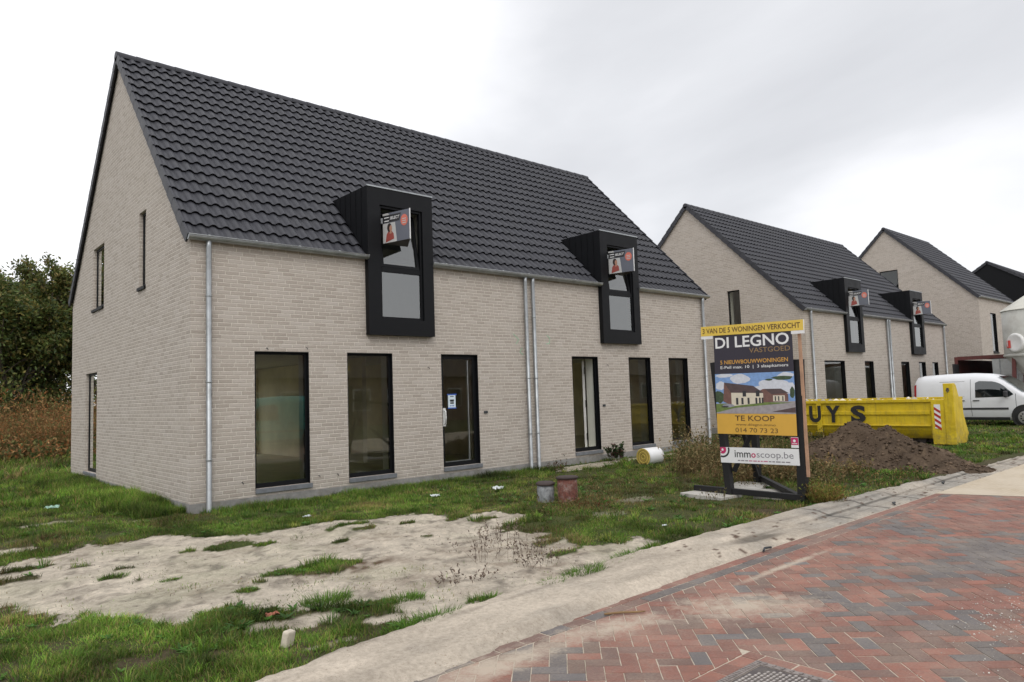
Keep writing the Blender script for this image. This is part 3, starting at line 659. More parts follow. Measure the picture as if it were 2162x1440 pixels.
for a, b, r, h in ((.98, -7.16, .15, .11), (.55, -7.20, .09, .07), (-.05, -7.06, .10, .08), (-.62, -7.16, .16, .10), (-.85, -7.18, .12, .09), (-.45, -6.55, .12, .08), (1.45, -7.08, .16, .06), (-1.19, -5.21, .07, .06), (-.70, -4.80, .13, .06), (-1.88, -3.71, .09, .06), (-1.52, -4.24, .06, .05), (2.0, -6.98, .25, .07), (-.9, -6.1, .14, .12)): clump(a, b, r, h, int(420 * r / .12))
# rosettes and broad leaves
def rosettes(n, x0, x1, y0, y1, s0, s1, cond=None, colr=(.085, .19, .035)):
    x = rng.uniform(x0, x1, n); y = rng.uniform(y0, y1, n); k = (sandmask(x, y) < .3) & (y > kerb_y(x) + .05) & (pile_z(x, y) < .02) & ~((x > 0) & (y > 0))
    if cond is not None: k |= cond(x, y)
    for a, b in zip(x[k], y[k]):
        m_ = rng.integers(7, 13); s = rng.uniform(s0, s1); ang = np.linspace(0, 2 * PI, m_, endpoint=False) + rng.normal(0, .25, m_)
        p = np.repeat(np.array([[a, b, 0.0]]), m_, 0); p[:, 2] = ground_z(p[:, 0], p[:, 1]) + .002
        c = np.array(colr)[None] * rng.uniform(.6, 1.4, (m_, 1))
        parts.append(blades(p, ang, s * rng.uniform(.7, 1.2, m_), np.full(m_, s * .13), rng.uniform(.85, 1.35, m_), rng.uniform(.1, .5, m_), c, wm=2.6))
rosettes(110, -3.4, 1.0, -7.2, -4.8, .04, .085); rosettes(30, -1.7, -.5, -6.6, -5.7, .07, .11, colr=(.06, .13, .03))
rosettes(120, -3.5, 8, -3.6, 0, .04, .10)
rosettes(90, 2.5, 9, -7, -3, .05, .11)
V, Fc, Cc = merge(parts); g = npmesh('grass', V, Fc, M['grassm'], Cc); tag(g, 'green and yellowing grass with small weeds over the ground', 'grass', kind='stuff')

# ------------------------------------------------------------------ house
TAN = (8.77 - 4.2) / 4.39
def panel(mb, O, ud, nd, th, u0, u1, top, zb, holes, m_out=0, m_in=0, m_rev=0, inner=True):
    """wall slab: outer face at O + ud*u, inner at + nd*th; top: function u->z; holes (a,b,z0,z1)"""
    O = Vector(O); ud = Vector(ud); nd = Vector(nd)
    us = sorted(set([u0, u1] + [h[0] for h in holes] + [h[1] for h in holes] + [u for u in getattr(top, 'brk', []) if u0 < u < u1]))
    P = lambda u, z, d: tuple(O + ud * u + nd * d + Vector((0, 0, z)))
    for a, b in zip(us[:-1], us[1:]):
        mid = (a + b) / 2; hs = sorted([h for h in holes if h[0] <= mid <= h[1]], key=lambda h: h[2])
        cur = zb
        for h in hs + [None]:
            if h is None: za, zc = top(a), top(b)
            else: za = zc = h[2]
            for d, mm in ((0, m_out), (th, m_in)):
                if d and not inner: continue
                mb.face([P(a, cur, d), P(b, cur, d), P(b, zc, d), P(a, za, d)], mm)
            if h is not None: cur = h[3]
    for (a, b, z0, z1) in holes:
        mb.face([P(a, z0, 0), P(a, z1, 0), P(a, z1, th), P(a, z0, th)], m_rev); mb.face([P(b, z0, 0), P(b, z0, th), P(b, z1, th), P(b, z1, 0)], m_rev)
        mb.face([P(a, z1, 0), P(b, z1, 0), P(b, z1, th), P(a, z1, th)], m_rev); mb.face([P(a, z0, 0), P(a, z0, th), P(b, z0, th), P(b, z0, 0)], m_rev)
def flat(z):
    f = lambda u: z
    f.brk = []
    return f
def tri(W_, He, R):
    f = lambda u: He + (R - He) * (1 - abs(u - W_ / 2) / (W_ / 2)); f.brk = [W_ / 2]; return f
def window(par, a, b, z0, z1, y=.065, side='front', name='window', liner=True, sill=True, transoms=(), glass='glass', door=False, label=None, jamb=.048, gl=True):
    """frame with panes in an opening; coordinates along the wall, depth inwards"""
    if side == 'front': T = lambda u, d, z: (u, d, z)
    else: T = lambda u, d, z: (d, u, z)
    def bx(mb, u0, u1, d0, d1, z0_, z1_, m=0):
        p, q = T(u0, d0, z0_), T(u1, d1, z1_); mb.box(min(p[0], q[0]), max(p[0], q[0]), min(p[1], q[1]), max(p[1], q[1]), z0_, z1_, m)
    mb = MB(); g_ = .003
    bot = .085 if door else .075
    bx(mb, a + g_, a + jamb, y, y + .07, z0 + g_, z1 - g_); bx(mb, b - jamb, b - g_, y, y + .07, z0 + g_, z1 - g_)
    bx(mb, a + jamb, b - jamb, y, y + .07, z0 + g_, z0 + bot); bx(mb, a + jamb, b - jamb, y, y + .07, z1 - jamb, z1 - g_)
    if liner:
        bx(mb, a + .0015, a + .012, -.002, y - .001, z0 + .002, z1 - .002); bx(mb, b - .012, b - .0015, -.002, y - .001, z0 + .002, z1 - .002); bx(mb, a + .012, b - .012, -.002, y - .001, z1 - .014, z1 - .002)
    for tz in transoms: bx(mb, a + jamb, b - jamb, y + .002, y + .068, tz - .035, tz + .035)
    o = mb.build('frame' if name == '' else name, M['black'], par, .003, label)
    if gl:
        mb = MB(); p, q = T(a + jamb - .01, y + .015, z0 + bot - .01), T(b - jamb + .01, y + .015, z1 - jamb + .01)
        pts = [(p[0], p[1], p[2]), (q[0], q[1], p[2]), (q[0], q[1], q[2]), (p[0], p[1], q[2])]; mb.face(pts)
        mb.build('pane', M[glass], o)
    if sill:
        mb = MB(); bx(mb, a - .0, b + .03, -.035, y + .02, z0 - .075 if side == 'front' else z0 - .06, z0 - .001)
        mb.build('sill', M['stone'] if z0 < 2 else M['black'], o, .003)
    return o
def roof_side(mb, L, W_, He, R, sgn, holes=(), te=.34, tw=.2):
    """tiled slope; sgn -1 front (towards -y), +1 back; holes (x0,x1,ztop)"""
    yr = W_ / 2; ex = .07
    dy = (W_ / 2); dz = R - He; SL = math.hypot(dy, dz); ux, uz = dy / SL, dz / SL          # up-slope in (y,z)
    start = -.09; rows = int(math.ceil((SL - start) / te)); te = (SL - start) / rows
    nc = int(round((L + 2 * ex) / tw)); tw = (L + 2 * ex) / nc; K = 8
    xs = np.arange(nc * K + 1) * tw / K - ex; ph = (np.arange(nc * K + 1) % K) / K
    prof = np.where(ph < .72, .044 * np.sin(PI * (ph / .72) ** .85), 0.0)
    def pt(x, s, h):
        yy = s * ux - h * uz; zz = He + .06 + s * uz + h * ux
        return (x, yy if sgn < 0 else W_ - yy, zz)
    for r in range(rows):
        s0 = start + r * te; s1 = min(s0 + te + .01, SL + .005)
        b = len(mb.v); n = len(xs)
        jit = np.zeros(n)
        for i in range(n): mb.v.append(pt(xs[i], s0 + .006, prof[i] + .020 + jit[i]))
        for i in range(n): mb.v.append(pt(xs[i], s0 + .0, prof[i] + .036 + jit[i]))
        for i in range(n): mb.v.append(pt(xs[i], s1, prof[i] * .80 + .002))
        for i in range(n): mb.v.append(pt(xs[i], s0 + .12, prof[i] * .5 - .004))
        zc = He + .06 + (s0 + te * .5) * uz
        for i in range(n - 1):
            xm = (xs[i] + xs[i + 1]) / 2
            if any(h[0] < xm < h[1] and zc < h[2] for h in holes): continue
            mb.f.append((b + i, b + i + 1, b + n + i + 1, b + n + i)); mb.f.append((b + n + i, b + n + i + 1, b + 2 * n + i + 1, b + 2 * n + i)); mb.f.append((b + i + 1, b + i, b + 3 * n + i, b + 3 * n + i + 1)); mb.m += [0, 0, 0]; mb.sm += [False, False, False]
    us_ = sorted(set([-.07, L + .07] + [v for h in holes for v in (h[0], h[1])]))
    for xa, xb in zip(us_[:-1], us_[1:]):
        inh = [h for h in holes if h[0] - .01 <= (xa + xb) / 2 <= h[1]]; sa = start + .05 if not inh else (inh[0][2] - He) / uz + .15
        mb.face([pt(xa, sa, -.012), pt(xb, sa, -.012), pt(xb, SL, -.012), pt(xa, SL, -.012)])
    # verge tiles with their stepped skirts
    for x0_, x1_ in ((-ex - .012, -ex + .02), (L + ex - .02, L + ex + .012)):
        for r in range(rows):
            s0 = start + r * te; s1 = s0 + te + .012
            P = [pt(x0_, s0, -.085), pt(x0_, s1, -.105), pt(x0_, s1, .058), pt(x0_, s0, .080), pt(x1_, s0, -.085), pt(x1_, s1, -.105), pt(x1_, s1, .058), pt(x1_, s0, .080)]
            b = len(mb.v); mb.v += P
            for f in ((0, 1, 2, 3), (4, 7, 6, 5), (0, 3, 7, 4), (3, 2, 6, 7), (1, 5, 6, 2), (0, 4, 5, 1)): mb.f.append(tuple(b + i for i in f)); mb.m.append(0); mb.sm.append(False)
def dormer(par, x0, W_=1.46, z0=2.78, z1=5.56, tilt=True):
    x1 = x0 + W_; yf = -.12; zr = 4.2
    yb = (z1 - .05 - zr - .06) / TAN + .02
    a, b = x0 + .26, x1 - .24; za, zb_ = z0 + .30, z1 - .33
    mb = MB()   # black surround
    fr = [(x0, a, z0, z1), (b, x1, z0, z1), (a, b, z0, za), (a, b, zb_, z1)]
    for (u0, u1, w0, w1) in fr: mb.box(u0, u1, yf, .0 - .002 if w1 <= 3.4 else .05, w0, w1)
    # keep the part below the eaves shallow, the rest runs back into the roof
    d = mb.build('dormer', M['black'], par, 0)
    for xx, sg in ((x0 + .002, -1), (x1 - .002, 1)):      # cheeks with standing seams
        y0 = .0; mb = MB()
        mb.face([(xx, -.118, 4.05), (xx, .03, 4.05), (xx, yb, z1 - .06), (xx, yb, z1 - .004), (xx, -.118, z1 - .004)])
        for i in range(1, 7):
            ys_ = i * .2 - .1; zl = max(4.05, zr + .06 + ys_ * TAN)
            if zl < z1 - .06: mb.box(xx + (sg * .012 if sg < 0 else 0), xx + (0 if sg < 0 else .012), ys_ - .006, ys_ + .006, zl, z1 - .01)
        mb.build('cheek_cladding', M['blackclad'], d)
    mb = MB(); mb.face([(x0, yf, z1 + .001), (x1, yf, z1 + .001), (x1, yb + .05, z1 - .02), (x0, yb + .05, z1 - .02)])
    mb.build('top_sheet', M['blackclad'], d)
    mb = MB(); mb.box(x0 - .012, x1 + .012, yf - .012, yf + .02, z1 - .012, z1 + .014); mb.build('edge_flashing', M['zinc'], d)
    mb = MB()   # plastered lining behind the window
    yi = .16
    mb.face([(a - .1, yi, za - .05), (a - .1, yi, zb_ + .1), (a - .1, 1.6, zb_ + .1), (a - .1, 1.6, za - .05)]); mb.face([(b + .1, yi, za - .05), (b + .1, 1.6, za - .05), (b + .1, 1.6, zb_ + .1), (b + .1, yi, zb_ + .1)])
    mb.face([(a - .1, yi, zb_ + .08), (b + .1, yi, zb_ + .08), (b + .1, 1.6, zb_ + .08), (a - .1, 1.6, zb_ + .08)])
    mb.build('lining', M['plaster'], d)
    # fixed lower light
    tz = 4.02
    mb = MB(); y = -.085
    for (u0, u1, w0, w1) in ((a, a + .05, za, zb_), (b - .05, b, za, zb_), (a + .05, b - .05, za, za + .05), (a + .05, b - .05, zb_ - .05, zb_), (a + .05, b - .05, tz - .05, tz + .05)): mb.box(u0 + .002, u1 - .002, y, y + .08, w0 + .002, w1 - .002)
    mb.build('window_frame', M['black'], d, .003)
    mb = MB(); mb.face([(a + .04, -.06, za + .04), (b - .04, -.06, za + .04), (b - .04, -.06, tz - .04), (a + .04, -.06, tz - .04)]); mb.build('lower_pane', M['glass_up'], d)
    # upper sash, tilted in at the top
    w_, h_ = b - a - .11, zb_ - tz - .11; th = math.radians(9)
    T = Matrix.Translation((a + .055, -.07, tz + .055)) @ Matrix.Rotation(-th, 4, 'X')
    mb = MB(); e_ = .055
    for (u0, u1, w0, w1) in ((0, e_, 0, h_), (w_ - e_, w_, 0, h_), (e_, w_ - e_, 0, e_), (e_, w_ - e_, h_ - e_, h_)): mb.box(u0, u1, 0, .06, w0, w1, 0, T)
    mb.build('tilted_sash', M['black'], d)
    mb = MB(); mb.face([tuple(T @ Vector(p)) for p in ((e_ - .01, .03, e_ - .01), (w_ - e_ + .01, .03, e_ - .01), (w_ - e_ + .01, .03, h_ - e_ + .01), (e_ - .01, .03, h_ - e_ + .01))]); mb.build('upper_pane', M['glass_up'], d)
    return d
def gutter_piece(par, x0, x1, z=4.235, y=-.085, r=.075):
    mb = MB(); n = 10; k = 12
    ring = [(y - math.sin(0) , z)]
    for i in range(n):
        a0 = PI + PI * i / n; a1 = PI + PI * (i + 1) / n
        p = lambda a: (y + r * math.cos(a), z + r * math.sin(a) * .95)
        (ya, za), (yb, zb_) = p(a0), p(a1); mb.face([(x0, ya, za), (x1, ya, za), (x1, yb, zb_), (x0, yb, zb_)], 0, True)
    for xx in (x0, x1): mb.face([(xx, y + r * math.cos(PI + PI * i / n), z + r * math.sin(PI + PI * i / n) * .95) for i in range(n + 1)])
    o = mb.build('gutter', M['zinc'], par)
    mb = MB(); mb.tube([(x0, y - r, z + .004), (x1, y - r, z + .004)], .009, 8)
    q = x0 + .3
    while q < x1: mb.box(q - .014, q + .014, y - r - .012, y + r * .6, z + .006, z + .016); q += .75
    mb.build('bead', M['zinclip'], o); return o
def downpipe(par, x, y=-.072, z0=-.08, z1=4.2, r=.042):
    mb = MB(); mb.tube([(x, y, z0), (x, y, z1 - .12), (x, y - .012, z1 - .02)], r, 16)
    o = mb.build('downpipe', M['zinc'], par)
    for zz in (.75, 1.95, 3.3):
        mb = MB(); mb.lathe([(r + .001, zz - .012), (r + .008, zz - .008), (r + .008, zz + .008), (r + .001, zz + .012)], 16, (x, y, 0), caps=False); mb.box(x - .006, x + .006, y + r, -.002, zz - .006, zz + .006)
        mb.build('bracket', M['zinc'], o)
    return o
def house(name, label, X0, Y0, L, W_, He, R, fronts, gables, dorms, pipes, wallmat='brick', door=None, opendoor=None, tw=.2, te=.34, back=True, group=None, detail=True):
    h = thing(name, label, 'house', (X0, Y0, 0), group=group); t1 = .12; t2 = .40
    dh = [(x0, x0 + 1.46, 2.78, 5.56) for x0 in dorms]
    fh = [f[:4] for f in fronts]
    # front wall: openings for the dormers cut from its top
    mb = MB(); zb = -.25; pl = .10
    hl = fh + [(d[0] + .2, d[1] - .2, 3.0, He + .08) for d in dh]
    panel(mb, (0, 0, 0), (1, 0, 0), (0, 1, 0), t1, 0, L, flat(He + .08), pl, hl, 0, 1, 0)
    bh = [(1.0, 4.2, .22, 2.45), (4.8, 6.6, .22, 2.45), (L - 6.5, L - 5.0, .22, 2.45), (L - 4.2, L - 1.0, .22, 2.45)] if back else []  # unseen rear openings, added to let daylight into the rooms
    gt = tri(W_, He + .03, R + .02)
    panel(mb, (0, 0, 0), (0, 1, 0), (1, 0, 0), t1, 0, W_, gt, pl, [g_[:4] for g_ in gables], 0, 1, 0)
    panel(mb, (L, 0, 0), (0, 1, 0), (-1, 0, 0), t1, 0, W_, gt, pl, [], 0, 1, 0)
    panel(mb, (0, W_, 0), (1, 0, 0), (0, -1, 0), t1, 0, L, flat(He + .08), pl, bh, 0, 1, 0)
    mb.build('wall', [M[wallmat], M['inner']], h)
    mb = MB()
    for (a, b, c_, d_) in ((-.004, L + .004, -.006, .30), (-.004, L + .004, W_ - .3, W_ + .006), (-.006, .3, .31, W_ - .31), (L - .3, L + .006, .31, W_ - .31)): mb.box(a, b, c_, d_, zb, pl - .001)
    mb.build('plinth', M['plinth'], h, .004)
    # inner leaf, floors, party wall, ceilings
    mb = MB()
    panel(mb, (t1, t1 + .004, 0), (1, 0, 0), (0, 1, 0), t2 - t1, 0, L - 2 * t1, flat(He), .0, [(a - t1, b - t1, c_, min(d_, He - .01)) for a, b, c_, d_ in fh + [(d[0] + .2, d[1] - .2, 3.0, He - .02) for d in dh]], 0, 0, 1)
    panel(mb, (t1 + .004, t1, 0), (0, 1, 0), (1, 0, 0), t2 - t1, 0, W_ - 2 * t1, tri(W_ - 2 * t1, He, R - .2), .0, [(a - t1, b - t1, c_, d_) for a, b, c_, d_ in [g_[:4] for g_ in gables]], 0, 0, 1)
    panel(mb, (t1, W_ - t1 - .004, 0), (1, 0, 0), (0, -1, 0), t2 - t1, 0, L - 2 * t1, flat(He), .0, [(a - t1, b - t1, c_, d_) for a, b, c_, d_ in bh], 0, 0, 1)
    mb.box(L / 2 - .1, L / 2 + .1, t2 + .01, W_ - t2 - .01, .21, He - .05)
    mb.box(t2, L / 2 - .11, W_ * .55, W_ * .55 + .1, .21, 2.6) if False else None
    for sx in (L * .32, L * .68): mb.box(sx - .05, sx + .05, 2.6, W_ - t2 - .01, .21, 2.55)
    mb.box(L - t2, L - t1 - .005, t1 + .02, W_ - t1 - .02, .0, He)
    mb.build('inner_wall', [M['inner'], M['plaster']], h)
    mb = MB(); mb.box(t1 + .005, L - t1 - .005, t1 + .005, W_ - t1 - .005, .05, .205); mb.build('floor', M['screed'], h)
    mb = MB(); mb.box(t1 + .01, L - t1 - .01, t1 + .01, W_ - t1 - .01, 2.58, 2.85)
    mb.face([(t1, .5, He + .25), (L - t1, .5, He + .25), (L - t1, W_ / 2, R - .25), (t1, W_ / 2, R - .25)]) if not dorms else None
    for xa, xb in ((t1, (dh[0][0] if dh else L / 2)), ((dh[0][1] if dh else L / 2), (dh[1][0] if len(dh) > 1 else L - t1)), ((dh[1][1] if len(dh) > 1 else L - t1 - .1), L - t1)):
        mb.face([(xa, .35, He + .12), (xb, .35, He + .12), (xb, W_ / 2, R - .3), (xa, W_ / 2, R - .3)])
    mb.face([(t1, 1.7, He + 1.4), (L - t1, 1.7, He + 1.4), (L - t1, W_ / 2, R - .3), (t1, W_ / 2, R - .3)])
    mb.face([(t1, W_ - .35, He + .12), (L - t1, W_ - .35, He + .12), (L - t1, W_ / 2, R - .3), (t1, W_ / 2, R - .3)])
    mb.build('ceiling', M['plaster'], h)
    # roof
    mb = MB(); roof_side(mb, L, W_, He, R, -1, [(d[0] + .01, d[1] - .01, d[3] - .1) for d in dh], te, tw); roof_side(mb, L, W_, He, R, 1, (), te, tw)
    rf = mb.build('roof', M['tile'], h)
    mb = MB(); k = -.09; zr_ = R + .045
    while k < L + .05:
        e_ = min(k + .41, L + .1); r0 = .105
        mb.lathe([(r0, k), (r0 * 1.02, k + .03), (r0 * .93, e_)], 10, (0, W_ / 2, zr_), 'x', a0=-.25, a1=PI + .25, caps=False)
        k += .38
    for xx in (-.09, L + .1): mb.face([(xx, W_ / 2 + .1 * math.cos(a), zr_ + .1 * math.sin(a)) for a in np.linspace(-.25, PI + .25, 12)])
    mb.build('ridge_tiles', M['tile'], rf)
    # gutters between the dormers
    xs = [-.07]
    for d in dh: xs += [d[0] + .01, d[1] - .01]
    xs += [L + .07]
    for i in range(0, len(xs), 2): gutter_piece(h, xs[i], xs[i + 1], He + .035)
    for pz_ in pipes: downpipe(h, pz_, z1=He)
    for x0_ in dorms: dormer(h, x0_)
    for f in fronts:
        if len(f) > 4 and f[4] == 'open':
            o = window(h, *f[:4], name='doorway_frame', gl=False, door=True, label='black frame of the doorway whose door stands open')
            mb = MB(); aa, bb = f[1] - .06, f[1] - .06
            T = Matrix.Translation((f[1] - .07, .175, 0)) @ Matrix.Rotation(math.radians(98), 4, 'Z') if False else Matrix.Translation((f[1] - .03, .43, 0)) @ Matrix.Rotation(math.radians(37), 4, 'Z')
            mb.box(0, .80, 0, .055, f[2] + .03, f[3] - .07, 0, T); dl = mb.build('door_leaf', M['white'], h, .004, 'white front door leaf swung open inwards')
            for zz in (.45, 1.25, 2.05): mb = MB(); mb.box(-.03, .06, -.014, -.001, zz, zz + .16, 0, T); mb.build('hinge', M['black'], dl)
            mb = MB(); mb.box(.70, .74, -.05, -.001, 1.15, 1.35, 0, T); mb.build('handle', M['black'], dl)
            mb = MB(); mb.box(f[0] + .06, f[1] - .06, .1, .36, f[2] - .015, f[2] + .004); mb.build('threshold', M['screed'], h)
        elif len(f) > 4 and f[4] == 'door':
            o = window(h, *f[:4], name='door', door=True, jamb=.09, label='glazed front door in a black frame')
            if detail:
                mb = MB(); a, b = f[0], f[1]
                mb.box(b - .23, b - .215, .066, .078, .31, 2.33); mb.box(a + .10, b - .23, .066, .078, .31, .322)
                mb.build('glazing_bead', M['zinc'], o)
                mb = MB(); px0 = a + .20; mb.box(px0, px0 + .185, .068, .074, 1.38, 1.64, 0)
                for z_ in (1.60, 1.50, 1.46): mb.box(px0 + .05, px0 + .14, .0665, .068, z_, z_ + .015 if z_ > 1.55 else z_ + .03, 1)
                mb.box(px0 + .04, px0 + .145, .0665, .068, 1.52, 1.545, 1)
                for q in range(3): mb.lathe([(.012, .0665), (.010, .0662)], 10, (px0 + .055 + q * .037, 0, 1.42), 'y', 2)
                mb.build('notice', [M['paper'], M['ink'], M['blue_tape']], o)
                
                for (a1_, a2_, a3_, a4_) in ((px0 - .025, px0 + .215, 1.635, 1.658), (px0 - .015, px0 + .2, 1.362, 1.384)): mb = MB(); mb.box(a1_, a2_, .1155 - .05, .1170 - .05, a3_, a4_); mb.build('tape', M['blue_tape'], o)
                mb = MB(); mb.tube([(a + .085, .062, 1.06), (a + .085, .01, 1.08), (a + .085, .0, 1.2), (a + .085, .01, 1.32), (a + .085, .062, 1.34)], .017, 10); mb.box(a + .05, a + .12, .052, .062, 1.02, 1.38)
                mb.build('door_handle', M['white'], o)
        else: window(h, *f[:4])
    for g_ in gables: window(h, *g_[:4], side='gable', liner=False, transoms=g_[4] if len(g_) > 4 else ())
    for b_ in bh:  # frames and panes of the added rear openings that brighten the interior
        mb = MB(); a, b, c_, d_ = b_
        for (u0, u1, w0, w1) in ((a, a + .06, c_, d_), (b - .06, b, c_, d_), (a + .06, b - .06, c_, c_ + .06), (a + .06, b - .06, d_ - .06, d_), ((a + b) / 2 - .04, (a + b) / 2 + .04, c_ + .06, d_ - .06)): mb.box(u0 + .002, u1 - .002, W_ - .17, W_ - .1, w0, w1)
        o = mb.build('window', M['black'], h)
        mb = MB(); mb.face([(a + .05, W_ - .13, c_ + .05), (b - .05, W_ - .13, c_ + .05), (b - .05, W_ - .13, d_ - .05), (a + .05, W_ - .13, d_ - .05)]); mb.build('pane', M['glass'], o)
    return h
Z0, Z1 = .22, 2.45
H1 = house('brick_house', 'large pale brick double house nearest the camera with two black dormers', 0, 0, 14.14, 8.78, 4.2, 8.77,
      [(1.0, 1.95, Z0, Z1), (2.683, 3.629, Z0, Z1), (4.754, 5.689, Z0, Z1, 'door'), (8.516, 9.428, Z0, Z1, 'open'), (10.594, 11.489, Z0, Z1), (12.281, 13.156, Z0, Z1)],
      [(6.15, 7.25, .20, 2.40), (5.6, 6.6, 3.80, 5.17), (2.45, 2.9, 3.80, 5.21)], [3.08, 9.55], [.25, 7.04, 7.27, 13.93])
def wallbits(h, L):
    for xx, zz in ((5.86, 1.26), (9.58, 1.27)): mb = MB(); mb.box(xx - .045, xx + .045, -.02, -.001, zz - .025, zz + .025, 0); mb.build('doorbell_box', M['ink'], h)
    for xx, zz in ((4.43, 2.19), (9.75, 2.25), (1.9, 2.52), (1.2, 2.50), (2.45, .32), (.78, .35), (2.1, .33), (8.1, .2)): mb = MB(); mb.tube([(xx, .0, zz), (xx + .004, -.03, zz + .005), (xx + .015, -.04, zz - .03)], .006, 6); mb.build('cable_stub', M['ink'], h)
wallbits(H1, 14.14)
# green spray marks of the bricklayers
gp = simple('green_spray', (.30, .48, .33), .9, .2)
def scrib(pts):
    mb = MB()
    for (a, b) in zip(pts[:-1], pts[1:]): mb.bar((a[0], -.0015, a[1]), (b[0], -.0015, b[1]), .002, .018, 0, up=(0, 0, 1))
    mb.build('spray_mark', gp, H1)
scrib([(6.70, 2.92), (6.86, 2.80), (6.78, 2.70)]); scrib([(6.95, 2.62), (6.88, 2.52), (6.98, 2.47)]); scrib([(7.72, 2.92), (7.82, 2.86), (7.80, 2.74), (7.70, 2.72)])

X2 = 20.2
H2 = house('brick_house', 'pale brick double house with black dormers standing behind the signboard and yellow skip', X2, 0, 13.95, 9.0, 4.2, 8.77,
      [(1.3, 2.95, Z0, Z1), (4.72, 5.55, Z0, Z1), (8.40, 9.3, Z0, Z1, 'door'), (10.45, 11.25, Z0, Z1), (12.1, 12.85, Z0, Z1)],
      [(2.40, 2.92, 3.80, 5.21)], [3.10, 9.62], [.35, 7.02, 7.24, 13.75], detail=False, te=.34, tw=.235)
H3 = house('brick_house', 'tall pale brick house without dormers rising beyond the second pair', 39.4, -.14, 7.0, 8.78, 5.91, 10.32,
      [(1.9, 2.9, 3.04, 5.17), (4.5, 5.5, .22, 2.4)], [(3.82, 4.80, 6.85, 7.95)], [], [], detail=False, te=.36, tw=.25, back=False)
H4 = house('dark_house', 'house with black clad gable and dark roof, farthest along the street', 54, -1.6, 12, 9.2, 6.6, 9.65, [], [], [], [], wallmat='blackclad', detail=False, te=.4, tw=.3, back=False)

# ------------------------------------------------------------------ lettering helper
def text(par, body, mat, T, width=None, height=.1, bold=0.0, name='lettering', align='LEFT', shear=0, extr=.0008):
    cu = bpy.data.curves.new(name, 'FONT'); cu.body = body; cu.size = 1.0; cu.extrude = 0; cu.offset = bold; cu.shear = shear; cu.resolution_u = 3
    o = bpy.data.objects.new(name, cu); C.objects.link(o); cu.materials.append(mat)
    bpy.context.view_layer.update(); d = o.dimensions
    me = bpy.data.meshes.new_from_object(o.evaluated_get(bpy.context.evaluated_depsgraph_get())); bpy.data.objects.remove(o)
    co = np.empty(len(me.vertices) * 3, np.float32); me.vertices.foreach_get('co', co); co = co.reshape(-1, 3)
    mn, mxx = co.min(0), co.max(0); co[:, :2] -= mn[:2]; sy = height / (mxx[1] - mn[1]); sx = (width / (mxx[0] - mn[0])) if width else sy
    co[:, 0] *= sx; co[:, 1] *= sy; me.vertices.foreach_set('co', co.ravel()); me.update()
    o = bpy.data.objects.new(name, me); C.objects.link(o); o.parent = par; o.matrix_local = T
    return o
FACE_W = Matrix(((0, 0, -1, 0), (-1, 0, 0, 0), (0, 1, 0, 0), (0, 0, 0, 1)))    # u -> -y, v -> +z, normal -x

